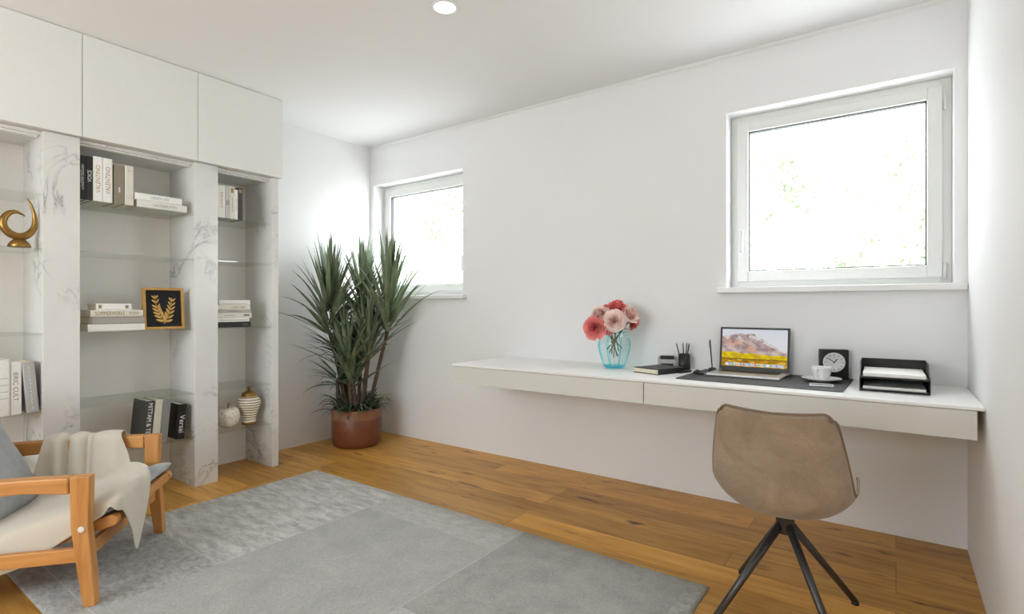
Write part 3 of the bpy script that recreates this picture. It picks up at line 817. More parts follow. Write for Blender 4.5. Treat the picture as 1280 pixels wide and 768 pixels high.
# across the chair: y, share of the seat height, offset, back edge, front edge on the seat, length hanging over the front
THROW = [(-.306, 1, -.09, -.60, .040, 0), (-.306, 1, -.04, -.60, .062, 0), (-.300, 1, -.006, -.60, .084, .044), (-.275, 1, .008, -.60, .088, .052),
         (-.235, 1, .009, -.60, .088, .130), (-.165, 1, .009, -.60, .088, .225), (-.095, 1, .010, -.60, .088, .300), (-.045, 1, .010, -.60, .088, .170), (-.008, 1, .010, -.60, .086, .03),
         (.06, 1, .010, -.59, .060, 0), (.14, 1, .010, -.57, .022, 0), (.215, 1, .012, -.55, -.030, 0), (.262, 1, .020, -.52, -.065, 0), (.282, .75, .10, -.50, -.085, 0), (.292, .4, .285, -.48, -.105, 0),
         (.297, .1, .445, -.462, -.130, 0), (.302, 0, .494, -.455, -.140, 0), (.318, 0, .503, -.452, -.144, 0), (.348, 0, .503, -.45, -.146, 0), (.366, 0, .490, -.45, -.146, 0), (.369, 0, .43, -.45, -.15, 0), (.369, 0, .33, -.45, -.16, 0)]
def throw():
    # station spacing follows the cloth's own length
    acc = [0]
    for a, b in zip(THROW, THROW[1:]):
        za, zb_ = a[1] * .32 + a[2], b[1] * .32 + b[2]
        acc.append(acc[-1] + max(.012, math.hypot(b[0] - a[0], zb_ - za)))
    NV, NU = 110, 90
    pts = []
    for j in range(NV + 1):
        q = acc[-1] * j / NV; k = max(i for i in range(len(acc)) if acc[i] <= q + 1e-9); k = min(k, len(acc) - 2)
        t = (q - acc[k]) / (acc[k + 1] - acc[k])
        y, wt, off, fb, fe, hang = [a + (b - a) * t for a, b in zip(THROW[k], THROW[k + 1])]
        row = []
        L = fe - fb
        for i in range(NU + 1):
            u = i / NU; s_ = fb + u * (L + hang); f = s_; dzz = 0
            r_ = .024
            if hang > .001 and s_ > fe - r_:
                d = s_ - (fe - r_); a = min(PI / 2, d / r_); f = fe - r_ + r_ * math.sin(a); dzz = -(r_ - r_ * math.cos(a))
                ex = d - r_ * PI / 2
                if ex > 0: dzz -= ex; f += .010 * math.sin(26 * y + 1) * min(1, ex / .08) - .03 * ex
            st = seat_top(min(f, .088))
            o_ = off
            if y < -.299 and off < 0:
                full = min(.140, max(.045, .045 + .34 * (.06 - f))); o_ = off / .09 * full
            z = wt * st + o_ + dzz; yy = y
            # gathers over the arm
            am = sm(.22, .30, y)
            if am > 0:
                g1 = math.exp(-((f + .365) / .016) ** 2); g2 = math.exp(-((f + .285) / .010) ** 2); g3 = math.exp(-((f + .262) / .009) ** 2)
                rip = .5 + .5 * math.sin(58 * f + 1.3 * math.sin(17 * f) + 5 * (y - .3))
                inner = 1 if y < .31 else .25
                dpt = am * (.020 * rip + .012 * sm(-.20, -.15, f)) - am * (.020 * g1 + .014 * g2 + .012 * g3)
                yy -= dpt * inner
                if y >= .297: z += am * (.007 * rip - .010 * (g1 + g2 * .7 + g3 * .6)) + .004
                if y < .30: z += am * .012 * rip * (1 - wt)
            # soft pleats running out of the gathers across the seat
            if -.25 < y < .28 and dzz > -.03:
                w_ = sm(-.2, .22, y) * sm(.29, .24, y)
                z += .010 * w_ * max(0, math.sin(34 * f + 16 * y)) + .004 * sm(-.28, -.2, y)
                z += .016 * math.exp(-((f + .10 + .30 * (.25 - y)) / .022) ** 2) * sm(.0, .2, y)
            nz = mnoise.noise(Vector((f * 7, y * 7, 2)))
            z += .004 * max(0, nz) * (1 if -.27 < y < .3 else 0)
            row.append(Vector((f, yy, z)))
        pts.append(row)
    for _ in range(3):
        pts = [pts[0]] + [[(pts[j - 1][i] + pts[j][i] * 2 + pts[j + 1][i]) / 4 for i in range(NU + 1)] for j in range(1, NV)] + [pts[-1]]
    return pts
g = G(); g.grid(throw()); o = g.build('cloth', M['throw'], th); mods(o, 1, .005, 1)
g = G(); g.lathe([(.007, 0), (.007, .003), (.004, .004)], 14, Matrix.Translation((.016, -.19, .379)) @ Matrix.Rotation(R(-17), 4, 'Y')); g.build('eyelet', M['black_dot'], th)

# ------------------------------------------------------------------ potted plant
PX, PY = -3.60, 2.83
pl = thing('potted_plant', 'tall sword-leaved yucca in a round terracotta pot in the corner', 'plant', (PX, PY, 0))
g = G(); g.lathe([(.165, .0008), (.184, .012), (.193, .040), (.197, .12), (.198, .30), (.192, .303), (.186, .298), (.185, .262)], 56); g.build('pot', M['pot'], pl)
g = G(); g.lathe([(.184, .250), (.184, .262), (.10, .270), (.02, .272)], 40); g.build('soil', M['soil'], pl)
CR, SR = .8125, .583
def rel(px, py, fwd):
    """image-plane metres (right, up) and depth towards the wall -> plant space"""
    return Vector((CR * px - SR * fwd, SR * px + CR * fwd, py))
def okpt(p):
    w = p + Vector((PX, PY, 0))
    if w.x < XL + .02 or w.y > YB - .01: return False
    if w.x < -3.49 and w.y < 2.16: return False
    if w.y > YB - .07 and w.z > 1.17 and w.z < 1.27: return False
    return True
def sword(g, base, d, ln, w, droop, twist):
    d = d.normalized(); side = d.cross(Vector((0, 0, 1)))
    if side.length < .05: side = Vector((1, 0, 0))
    side.normalize(); side = Matrix.Rotation(twist, 3, d) @ side
    rows = []; p = base.copy(); n = 8; dd = d.copy()
    for k in range(n + 1):
        t = k / n
        wd = w * (.55 + .9 * t) if t < .35 else w * .865 * max(.02, (1 - (t - .35) / .65)) ** .75
        nrm = side.cross(dd).normalized()
        rows.append([p - side * wd, p + nrm * (wd * .35), p + side * wd])
        p = p + dd * (ln / n)
        dd = (dd + Vector((0, 0, -droop * t / n * 2.2))).normalized()
    if not all(okpt(r_[1]) for r_ in rows): return False
    g.grid(rows); return True
crowns = [ # right, height, depth, leaf count, length, up bias, material, spread, length of leafy stem
    (-.195, .94, -.10, 80, .54, 1.4, 'leaf', .88, .38),
    (.02, 1.02, .10, 60, .50, 1.6, 'leaf', .8, .35),
    (.265, .96, -.02, 72, .57, 1.8, 'leaf', .68, .42),
    (-.03, .66, -.14, 50, .44, 1.5, 'leaf', .75, .18),
    (.12, .74, -.10, 48, .44, 1.5, 'leaf', .75, .22),
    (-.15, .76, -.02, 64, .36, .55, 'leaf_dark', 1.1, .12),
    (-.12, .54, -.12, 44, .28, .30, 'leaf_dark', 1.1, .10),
    (.10, .88, .05, 44, .42, 1.3, 'leaf_dark', .8, .26),
    (.0, .52, -.10, 36, .38, 1.4, 'leaf', .8, .15)]
stemroot = [(-.06, -.03), (.0, .05), (.09, .02), (-.01, -.09), (.05, -.06), (-.05, .03), (-.10, -.06), (.04, .02), (.02, -.10)]
for (r_, h, dp, n, ln, upb, mt, spd, run), (sr, sd) in zip(crowns, stemroot):
    b = rel(r_, h, dp); a = rel(sr, .255, sd)
    mid = a.lerp(b, .55) + rel(sr * .25 - r_ * .10, 0, 0)
    path = catmull([a, a.lerp(mid, .5) + Vector((.004, -.004, 0)), mid, mid.lerp(b, .6) + Vector((-.004, .004, 0)), b], 5)
    g = G(); m = len(path)
    g.tube(path, [.017 - .004 * i / m + .0012 * math.sin(i * 2.3) for i in range(m)], 10); g.build('stem', M['stem'], pl)
    g = G(); done = tries = 0
    while done < n and tries < n * 14:
        tries += 1
        k = done / n
        ang = rnd.uniform(0, 2 * PI)
        out = spd * (.14 + .90 * (1 - k) ** .8) * rnd.uniform(.65, 1.15)
        d = Vector((math.cos(ang) * out, math.sin(ang) * out, upb * (.30 + .9 * k)))
        bb = b + Vector((0, 0, -.04 + run * k)) + Vector((math.cos(ang), math.sin(ang), 0)) * .012
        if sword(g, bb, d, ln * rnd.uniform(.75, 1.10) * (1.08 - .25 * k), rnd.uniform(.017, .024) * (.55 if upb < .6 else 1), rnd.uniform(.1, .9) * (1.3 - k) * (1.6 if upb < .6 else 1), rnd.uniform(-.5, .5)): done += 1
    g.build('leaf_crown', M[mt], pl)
g = G(); done = tries = 0
while done < 120 and tries < 1400:
    tries += 1
    ang = rnd.uniform(0, 2 * PI); rr = rnd.uniform(.02, .13)
    b = Vector((math.cos(ang) * rr, math.sin(ang) * rr, .262)); up = rnd.uniform(.35, 1.7)
    d = Vector((math.cos(ang + rnd.uniform(-.6, .6)), math.sin(ang + rnd.uniform(-.6, .6)), up))
    if sword(g, b, d, rnd.uniform(.15, .30), rnd.uniform(.014, .024), rnd.uniform(1.2, 3.0), rnd.uniform(-.3, .3)): done += 1
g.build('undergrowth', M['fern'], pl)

# ------------------------------------------------------------------ vase and roses
VX, VY = -1.398, 3.02
vz = DZ + .0006
vs = thing('glass_vase', 'clear aqua ribbed glass vase holding roses on the desk', 'vase', (VX, VY, vz))
outer = [(.046, 0), (.056, .003), (.062, .012), (.078, .060), (.092, .110), (.096, .140), (.090, .175), (.076, .205), (.070, .220)]
inner = [(.064, .2195), (.070, .204), (.084, .174), (.090, .140), (.086, .110), (.072, .062), (.057, .010), (.050, .004)]
g = G(); n = 96
prof = outer + inner; rows = []
for k_, (r_, z) in enumerate(prof):
    lob = .075 if 0 < k_ < len(outer) - 1 else .0
    rad_ = [r_ * (1 + lob * (abs(math.cos(4 * 2 * PI * k / n)) ** 5 - .25)) for k in range(n)]
    rows.append([(rad_[k] * math.cos(2 * PI * k / n), rad_[k] * math.sin(2 * PI * k / n), z) for k in range(n)])
vv = g.grid(rows, closed_v=True)
g.bm.faces.new(list(reversed(vv[0]))); g.bm.faces.new(vv[-1])
g.build('body', M['vase_glass'], vs)
def on_prof(a, k): return (outer[k][0] * (1.0 + .050) * math.cos(a), outer[k][0] * (1.0 + .050) * math.sin(a), outer[k][1])
for k_ in range(8):
    g = G(); g.tube(catmull([on_prof(PI / 4 * k_, i) for i in range(2, len(outer))], 4), .0032, 8); g.build('rib', M['rib_glass'], vs)
g = G(); ring_ = [(.0775 * math.cos(2 * PI * k / 40), .0775 * math.sin(2 * PI * k / 40), .219) for k in range(41)]; g.tube([Vector(p) * 1.0 if False else Vector((p[0] * .90, p[1] * .90, p[2])) for p in ring_], .0032, 8, cap=False); g.build('rim', M['rib_glass'], vs)
g = G(); g.lathe([(.0590, .0055), (.0612, .012), (.0622, .0165), (.0612, .018), (.0588, .0125), (.0580, .006)], 40); g.build('foot', M['rib_glass'], vs)

def rose(name, label, head, axis, rad, pale, stemfoot, seed):
    rg = random.Random(seed)
    o = thing(name, label, 'rose', (VX, VY, vz), group='roses in the aqua glass vase')
    head = Vector(head); ax = Vector(axis).normalized()
    rot = ax.to_track_quat('Z', 'Y').to_matrix().to_4x4()
    Mx = Matrix.Translation(head) @ rot
    g = G(); cl = g.bm.loops.layers.float_color.new('Col')
    layers = [(3, .16, 1.0), (4, .30, .98), (5, .46, .90), (6, .62, .74), (6, .80, .52), (7, .96, .24), (7, 1.10, -.05)]
    for li, (cnt, rr, hh) in enumerate(layers):
        for c in range(cnt):
            a0 = 2 * PI * c / cnt + li * .75 + rg.uniform(-.2, .2); wd = 2 * PI / cnt * .70; tone = rg.uniform(.84, 1.08); hh_ = hh + rg.uniform(-.07, .07); off_ = rg.uniform(.94, 1.07)
            r0 = rad * rr * off_; rows = []; t_in = .12 + .1 * li / 5
            for i in range(6):
                t = i / 5
                row = []
                for j in range(7):
                    s = -1 + 2 * j / 6
                    a = a0 + s * wd * (.30 + .70 * math.sin(PI * min(1, t * .62 + .18)))
                    rr_ = r0 * (.30 + .70 * t ** .6) + rad * .34 * max(0, t - .58) * (.35 + li * .28) * (1 + .25 * s * s)
                    z = rad * (-.42 + t * (hh_ * .8 + .52)) - rad * .26 * max(0, t - .7) * (li / 4) - rad * .20 * s * s * t
                    rr_ += rad * .03 * math.sin(6 * a + li * 2 + seed) * t
                    row.append(Mx @ Vector((rr_ * math.cos(a), rr_ * math.sin(a), z)))
                rows.append(row)
            n0 = len(g.bm.faces); g.grid(rows); tones = tone
            g.bm.faces.ensure_lookup_table()
            if pale: col_in, col_out = srgb(244, 190, 178), srgb(254, 234, 226)
            else: col_in, col_out = srgb(228, 96, 100), srgb(250, 160, 156)
            idx = 0
            for f in g.bm.faces[n0:]:
                i = idx // 6; idx += 1
                t = min(1, (i + .6) / 5) ** 2.6  # dark gaps and bright rims between petals put into the colour
                cc = [min(1, (col_in[q] * (1 - t) + col_out[q] * t) * tones) for q in range(3)] + [1]
                for lp in f.loops: lp[cl] = cc
    b = g.build('bloom', M['rose'], o, fix=False)
    foot = Vector(stemfoot); nb = head - ax * rad * .5
    neck = Vector((nb.x * .45, nb.y * .45, .222))
    rr_ = math.hypot(neck.x, neck.y)
    if rr_ > .05: neck.x *= .05 / rr_; neck.y *= .05 / rr_
    g = G(); g.tube(catmull([foot, foot.lerp(neck, .5) * Vector((1, 1, 1)).x if False else foot.lerp(neck, .5), neck, neck.lerp(nb, .5) + Vector((0, 0, .008)), nb], 5), .0034, 8); g.build('stem', M['rose_stem'], o)
    g = G()
    for k in range(3):
        p = neck.lerp(nb, .25 + .3 * k); a = rg.uniform(0, 2 * PI)
        d = Vector((math.cos(a), math.sin(a), .25)).normalized(); sd = d.cross(Vector((0, 0, 1))).normalized(); rows = []
        for i in range(6):
            t = i / 5; w = .014 * math.sin(PI * min(.98, t * .9 + .08)); q = p + d * .05 * t + Vector((0, 0, -.02 * t * t))
            rows.append([q - sd * w, q + Vector((0, 0, -.003)), q + sd * w])
        g.grid(rows)
    o2 = g.build('leaf', M['rose_stem'], o)
    return o
def vr(px, up, fw): # right / up / away from the viewer -> vase space
    return (CR * px - SR * fw, SR * px + CR * fw, up)
rose('rose', 'pale pink rose in full face at the centre of the bouquet', vr(-.012, .290, -.070), vr(-.1, .25, -1), .052, True, vr(.03, .10, .01), 1)
rose('rose', 'deep coral rose drooping lowest over the left rim of the vase', vr(-.128, .246, -.035), vr(-.55, .05, -.9), .054, False, vr(.045, .12, -.01), 2)
rose('rose', 'blush pink rose above the drooping coral one', vr(-.092, .328, .0), vr(-.6, .7, -.5), .048, True, vr(.02, .07, -.02), 3)
rose('rose', 'coral rose at the very top of the bouquet', vr(.022, .372, .010), vr(.1, 1, -.35), .048, False, vr(0, .06, .02), 4)
rose('rose', 'pale pink rose at the upper right of the bouquet', vr(.098, .330, -.01), vr(.55, .6, -.6), .048, True, vr(-.03, .09, 0), 5)
rose('rose', 'coral rose lowest on the right side of the bouquet', vr(.118, .282, .012), vr(.8, -.05, -.5), .040, False, vr(-.045, .11, .01), 6)
rose('rose', 'coral rose between the top rose and the blush one', vr(-.040, .352, .03), vr(-.25, 1, -.2), .042, False, vr(.01, .075, -.035), 7)
rose('rose', 'small coral rose tucked beneath the pale central rose', vr(-.045, .236, -.055), vr(-.2, -.1, -1), .028, False, vr(-.02, .085, -.03), 8)

# ------------------------------------------------------------------ things on the desk
dz = DZ + .0006
# notebook
o = thing('notebook', 'black notebook with cream pages lying left of the memo box', 'notebook', (-1.095, 2.965, dz), (0, 0, R(-20)))
o.scale = (.9, .9, 1)
g = G(); g.box((-.098, -.125, 0), (.098, .125, .004), .0015); g.box((-.098, -.125, .026), (.098, .125, .030), .0015); g.box((.094, -.125, .0), (.098, .125, .03), .0015); g.build('cover', M['black'], o)
g = G(); g.box((-.096, -.123, .004), (.0935, .121, .026)); g.build('pages', M['cream_paper'], o)
g = G(); g.lathe([(.004, 0), (.004, .0006)], 12, Matrix.Translation((.08, -.1232, .014)) @ Matrix.Rotation(R(90), 4, 'X')); g.build('stamp', M['graphite'], o)
# memo box
o = thing('memo_box', 'small silver memo box with black front and slip inside', 'box', (-1.128, 3.185, dz), (0, 0, R(20)))
g = G(); W_, D_, H_ = .052, .032, .070
g.box((-W_, -D_, 0), (W_, D_, .004), .001)
g.box((-W_, -D_, .004), (W_, -D_ + .004, .056), .001); g.box((-W_, D_ - .004, .004), (W_, D_, H_), .001)
for sx in (-1, 1): g.box((sx * W_ - .002, -D_, .004), (sx * W_ + .002, D_, .062), .001)
g.build('case', M['silver'], o)
g = G(); g.box((-.036, -D_ - .0012, .012), (.036, -D_ + .001, .032), .001); g.build('front_label', M['black'], o)
g = G(); g.box((-.040, -.010, .0045), (.040, .012, .076), .001); g.build('card_block', M['black'], o)
# pencil cup + pencils
PCX, PCY = -1.025, 3.190
o = thing('pencil_cup', 'black pencil cup standing right of the memo box', 'cup', (PCX, PCY, dz))
g = G(); g.lathe([(.033, 0), (.034, .002), (.034, .092), (.031, .092), (.031, .006), (.005, .005)], 28); g.build('cup_body', M['black_metal'], o)
for (bx, by, tx, ty, h, lab) in ((-.010, 0, -.050, .010, .148, 'black pencil leaning furthest left in the black cup'), (-.006, .012, -.014, .020, .150, 'black pencil second from the left in the black cup'),
                          (.004, .004, .008, .022, .151, 'black pencil third from the left in the black cup'), (.010, -.010, .028, .0, .149, 'thick black pencil leaning furthest right in the cup')):
    t_ = thing('pencil', lab, 'pencil', (PCX, PCY, dz), group='pencils in the black cup')
    rd = .0042 if h == .149 else .0032
    a = Vector((bx, by, .0098)); b = Vector((tx, ty, h))
    # keep the shaft inside the rim
    g = G(); g.tube([a, b], rd, 6); g.build('shaft', M['black'], t_)
    g = G(); g.tube([b, b + (b - a).normalized() * .008], [rd, .0008], 6); g.build('tip', M['graphite'], t_)
# eraser-like block in front of the cup
o = thing('pen_case', 'small flat black case lying between the notebook and the desk pad', 'case', (-.972, 3.03, dz), (0, 0, R(75)))
g = G(); g.box((-.055, -.012, 0), (.055, .012, .006), .002); g.build('base', M['black'], o)
g = G(); g.box((-.055, -.012, .0062), (.055, .012, .010), .002); g.build('lid', M['black_metal'], o)
# desk pad
o = thing('desk_pad', 'long dark grey desk pad under the laptop', 'desk pad', (-.553, 2.995, dz), (0, 0, R(-1.5)))
g = G(); w, d, rr = .372, .262, .018
out = []
for cx, cy, a0 in ((w - rr, d - rr, 0), (-w + rr, d - rr, 90), (-w + rr, -d + rr, 180), (w - rr, -d + rr, 270)):
    out += [(cx + rr * math.cos(R(a0 + 15 * k)), cy + rr * math.sin(R(a0 + 15 * k))) for k in range(7)]
DYLIM = YB - .004
g.prism(out, 2, 0, .003); g.build('pad', M['mat_pad'], o)
for ob in ():
    pass
mz = dz + .0036
# laptop
lap = thing('laptop', 'open silver laptop with a mountain landscape on its screen', 'laptop', (-.646, 3.062, mz), (0, 0, R(-1.5)))
LW, LD = .181, .127
g = G(); g.box((-LW, -LD, .0008), (LW, LD, .015), .004, 3); g.build('base', M['alu'], lap)
g = G(); g.box((-.150, -.010, .0148), (.150, .098, .0156), .0003); g.build('keyboard_well', M['keys'], lap)
kb = G()
for r_ in range(6):
    n_ = 14; hgt = .0155 if r_ < 5 else .008
    for c in range(n_):
        x = -.148 + c * .0212; y = -.008 + r_ * .0178
        if r_ == 0 and 4 <= c <= 8:
            if c == 4: kb.box((x, y, .0154), (x + .0212 * 5 - .002, y + hgt, .0168), .0006, 1)
            continue
        kb.box((x, y, .0154), (x + .0192, y + hgt, .0168), .0006, 1)
kb.build('keys', M['keys'], lap)
g = G(); g.box((-.065, -.112, .0148), (.065, -.024, .0153), .0002); g.build('trackpad', M['silver'], lap)
lid = Matrix.Translation((0, LD - .004, .014)) @ Matrix.Rotation(R(-8), 4, 'X')
g = G(); g.box((-LW, -.002, 0), (LW, .004, .240), .002, M4=lid); ld = g.build('lid', M['alu'], lap)
g = G(); g.box((-LW, -.0040, 0), (LW, -.0018, .240), .0006, M4=lid); g.build('bezel', M['black'], ld)
def screen():
    g = G(); nx, ny = 150, 96; sw, s0, s1 = .1695, .020, .229
    cl = None
    pts = [[lid @ Vector((-sw + 2 * sw * i / nx, -.0046, s0 + (s1 - s0) * j / ny)) for j in range(ny + 1)] for i in range(nx + 1)]
    g.grid(pts, smooth=False); cl = g.bm.loops.layers.float_color.new('Col')
    rs = [(rnd.uniform(.05, .95), rnd.choice([srgb(90, 150, 230), srgb(240, 240, 244), srgb(230, 90, 80), srgb(110, 190, 120), srgb(240, 190, 80), srgb(180, 180, 190)])) for _ in range(1)]
    icons = [rnd.choice([srgb(120, 170, 232), srgb(240, 240, 244), srgb(228, 110, 96), srgb(120, 196, 140), srgb(240, 200, 110), srgb(196, 196, 204)]) for _ in range(20)]
    def nz(x, y, s): return mnoise.fractal(Vector((x * s, y * s, 1.7)), 1, 2, 5)
    g.bm.faces.ensure_lookup_table(); k = 0
    for i in range(nx):
        for j in range(ny):
            x, y = i / nx, j / ny
            ridge = .89 - .10 * (x - .30) ** 2 * 4 - .62 * max(0, x - .42) ** 1.15 - .20 * max(0, .26 - x) + .035 * nz(x, 0, 7) + .02 * nz(x, .3, 22)
            far = .40 + .06 * nz(x, 5, 5) + .05 * x
            tree = .385 - .07 * x + .035 * nz(x, 2, 6) - .04 * max(0, x - .6)
            bank = .185 + .01 * nz(x, 8, 10)
            n = nz(x, y, 9) + .5 * nz(x + y, y, 26)
            if y < .055 + .0: 
                c = srgb(206, 196, 170)
            if .015 < y < .085 and .06 < x < .96:
                q = (x - .06) / .90 * 20; c = icons[int(q) % 20] if .14 < q % 1 < .86 and .025 < y < .078 else srgb(214, 214, 214)
            elif y < bank:
                m = .5 + .5 * nz(x, y, 14); c = [a * m + b * (1 - m) for a, b in zip(srgb(214, 156, 30), srgb(120, 96, 40))]
                if nz(x, y * 4, 9) > .35: c = srgb(226, 190, 90)
            elif y < tree:
                m = min(1, max(0, .5 + n)); c = [a * m + b * (1 - m) for a, b in zip(srgb(238, 206, 26), srgb(196, 168, 40))]
                if y < bank + .03: c = [a * .5 for a in srgb(190, 150, 60)[:3]]
            elif y < max(ridge, far if x > .55 else 0):
                hgt = (y - tree) / max(.05, ridge - tree)
                m = min(1, max(0, .5 + .9 * n))
                c = [a * m + b * (1 - m) for a, b in zip(srgb(208, 190, 186), srgb(156, 134, 132))]
                og = max(0, .9 - abs(y - (.72 - .55 * x)) * 7) * (1 if x < .48 else max(0, 1 - (x - .48) * 9)) * min(1, max(0, .4 + 1.2 * n))
                c = [a * (1 - og) + b * og for a, b in zip(c, srgb(228, 150, 96))]
                if hgt > .78 and n > .0: c = [a * .3 + b * .7 for a, b in zip(c, srgb(226, 224, 226))]
            else:
                m = min(1, max(0, .6 * (y - .35) + .1 * n)); c = [a * m + b * (1 - m) for a, b in zip(srgb(190, 206, 226), srgb(226, 224, 226))]
            f = g.bm.faces[k]; k += 1
            for lp in f.loops: lp[cl] = (c[0], c[1], c[2], 1)
    return g.build('screen', M['screen'], ld, fix=False)
screen()
# pen stand left of the laptop and the pen in it, a mouse in front
o = thing('pen_stand', 'small black pen stand on the pad left of the laptop', 'pen stand', (-.852, 3.150, mz))
g = G(); 
for a in range(1): g.lathe([(.022, 0), (.023, .003), (.020, .018), (.012, .022), (.0062, .022), (.0062, .008), (.001, .0075)], 24)
g.build('weighted_base', M['black'], o)
o = thing('pen', 'slim black pen standing upright left of the laptop', 'pen', (-.852, 3.150, mz + .0082))
g = G(); a = Vector((0, 0, .0008)); b = Vector((-.0165, .010, .172)); g.tube([a, a.lerp(b, .1), a.lerp(b, .9), b], [.0012, .0036, .0042, .003], 12); g.build('barrel', M['black'], o)
g = G(); c = a.lerp(b, .72); g.tube([c + Vector((-.0058, 0, 0)), b + Vector((-.0058, 0, -.006))], .0010, 6); g.tube([b + Vector((0, 0, -.006)), b + Vector((-.0058, 0, -.006))], .0010, 6); g.build('clip', M['graphite'], o)
o = thing('computer_mouse', 'black computer mouse on the desk pad left of the laptop', 'mouse', (-.882, 2.985, mz), (0, 0, R(-40)))
g = G(); rows = []
for i in range(9):
    t = i / 8; x = -.035 + .07 * t; h = .020 * math.sin(PI * min(.97, .12 + .80 * t)) + .002; w = .021 * math.sin(PI * (.1 + .8 * t)) ** .5
    rows.append([(x, w * math.cos(PI * k / 10), .0006 + h * max(0, math.sin(PI * k / 10)) ** .7) for k in range(11)])
vv = g.grid(rows)
g.bm.faces.new([r_[0] for r_ in vv] + [r_[-1] for r_ in reversed(vv)])
g.bm.faces.new(vv[0]); g.bm.faces.new(vv[-1])
g.build('shell', M['black'], o)
g = G(); g.tube([(-.012, -.003, .0205), (-.012, .003, .0205)], .004, 10); g.build('scroll_wheel', M['graphite'], o)
# clock
o = thing('desk_clock', 'square black clock with round white dial behind the teacup', 'clock', (-.262, 3.205, dz + .0036), (0, 0, R(14)))
g = G(); g.box((-.066, -.018, 0), (.066, .018, .150), .005, 3); g.build('case', M['black_metal'], o)
g = G(); g.lathe([(.050, 0), (.050, .003), (.047, .004), (.046, .0025), (.001, .0025)], 48, Matrix.Translation((0, -.018, .084)) @ Matrix.Rotation(R(90), 4, 'X')); dl = g.build('dial', M['dial'], o)
g = G()
for k in range(12):
    a = 2 * PI * k / 12; M4 = Matrix.Translation((0, -.0209, .084)) @ Matrix.Rotation(a, 4, 'Y')
    g.box((-.0012, -.0006, .034), (.0012, .0006, .042), M4=M4)
g.build('hour_marks', M['black'], dl)
for nm, ang, ln, wd in (('hour_hand', 38, .022, .0022), ('minute_hand', -52, .034, .0016)):
    g = G(); g.box((-wd, -.0006, -.004), (wd, .0006, ln), M4=Matrix.Translation((0, -.0216, .084)) @ Matrix.Rotation(R(ang), 4, 'Y')); g.build(nm, M['black'], dl)
# cup and saucer
SX, SY = -.300, 3.045
o = thing('saucer', 'white china saucer under the teacup on the desk pad', 'saucer', (SX, SY, mz))
g = G(); g.lathe([(.040, 0), (.042, .002), (.060, .006), (.088, .016), (.089, .018), (.086, .018), (.058, .009), (.034, .006), (.001, .006)], 48); g.build('dish', M['china'], o)
o = thing('teacup', 'white china teacup on a saucer before the black clock', 'cup', (SX, SY, mz + .0066))
g = G(); g.lathe([(.026, 0), (.027, .004), (.033, .012), (.040, .030), (.044, .052), (.046, .066), (.0438, .066), (.041, .050), (.036, .030), (.028, .014), (.001, .010)], 44); g.build('bowl', M['china'], o)
hd = Vector((-.25, -1, 0)).normalized()
g = G(); g.tube(catmull([hd * .042 + Vector((0, 0, .054)), hd * .062 + Vector((0, 0, .056)), hd * .068 + Vector((0, 0, .040)), hd * .056 + Vector((0, 0, .026)), hd * .037 + Vector((0, 0, .024))], 5), .0038, 10); g.build('handle', M['china'], o)
# small framed silver tray
o = thing('card_tray', 'small silver rimmed tray lying flat before the saucer', 'tray', (-.283, 2.872, mz), (0, 0, R(6)))
g = G(); w, d = .050, .042
for a, b in (((-w, -d, 0), (w, -d + .008, .006)), ((-w, d - .008, 0), (w, d, .006)), ((-w, -d + .007, 0), (-w + .008, d - .007, .006)), ((w - .008, -d + .007, 0), (w, d - .007, .006))): g.box(a, b, .002)
g.build('rim', M['silver'], o)
g = G(); g.box((-w + .007, -d + .007, .0003), (w - .007, d - .007, .0015)); g.build('base', M['graphite'], o)
# letter tray
lt = thing('letter_tray', 'black two-tier letter tray holding white paper on the desk', 'letter tray', (-.010, 3.005, dz), (0, 0, R(1)))
LX, LY = .124, .160
for s in (-1, 1):
    g = G(); g.prism([(-LY, .001), (-LY, .058), (-LY + .01, .066), (-LY + .10, .112), (-LY + .13, .121), (LY, .121), (LY, .001)], 0, s * LX - .0018, s * LX + .0018); g.build('side_panel', M['black_metal'], lt)
g = G(); g.box((-LX, LY - .003, .001), (LX, LY, .121)); g.build('back_panel', M['black_metal'], lt)
for z in (.0012, .056):
    g = G(); g.box((-LX + .001, -LY, z), (LX - .001, LY - .003, z + .0025)); g.box((-LX + .001, -LY, z), (LX - .001, -LY + .002, z + .009)); g.build('tray', M['black_metal'], lt)
for z, n_, lab in ((.0045, 1, 'thin ream of white paper in the lower tier of the letter tray'), (.0595, 1, 'ream of white paper in the upper tier of the letter tray')):
    t_ = thing('paper_stack', lab, 'paper', (-.010, 3.005, dz), (0, 0, R(1)), group='paper in the letter tray')
    h = .016 if z < .05 else .020
    g = G()
    m = 8
    for k in range(m):
        j = rnd.uniform(-.0015, .0015)
        g.box((-.112 + j, -.150 + j, z + h * k / m), (.112 + j, .140 + j, z + h * (k + .93) / m))
    g.build('sheets', M['paper'], t_)

# ------------------------------------------------------------------ ceiling lamp
o = thing('ceiling_light', 'round white recessed downlight glowing in the ceiling', 'lamp', (-1.783, 1.923, ZC - .004))
g = G(); rr_ = [(.052, .0035), (.052, -.001), (.066, -.001), (.067, .0035)]
g.grid([[(a * math.cos(2 * PI * k / 40), a * math.sin(2 * PI * k / 40), z) for k in range(40)] for a, z in rr_], closed_u=True, closed_v=True); g.build('trim_ring', M['trim'], o)
g = G(); g.lathe([(.0515, .0008), (.0515, .003)], 40); g.build('diffuser', M['lamp_glow'], o)

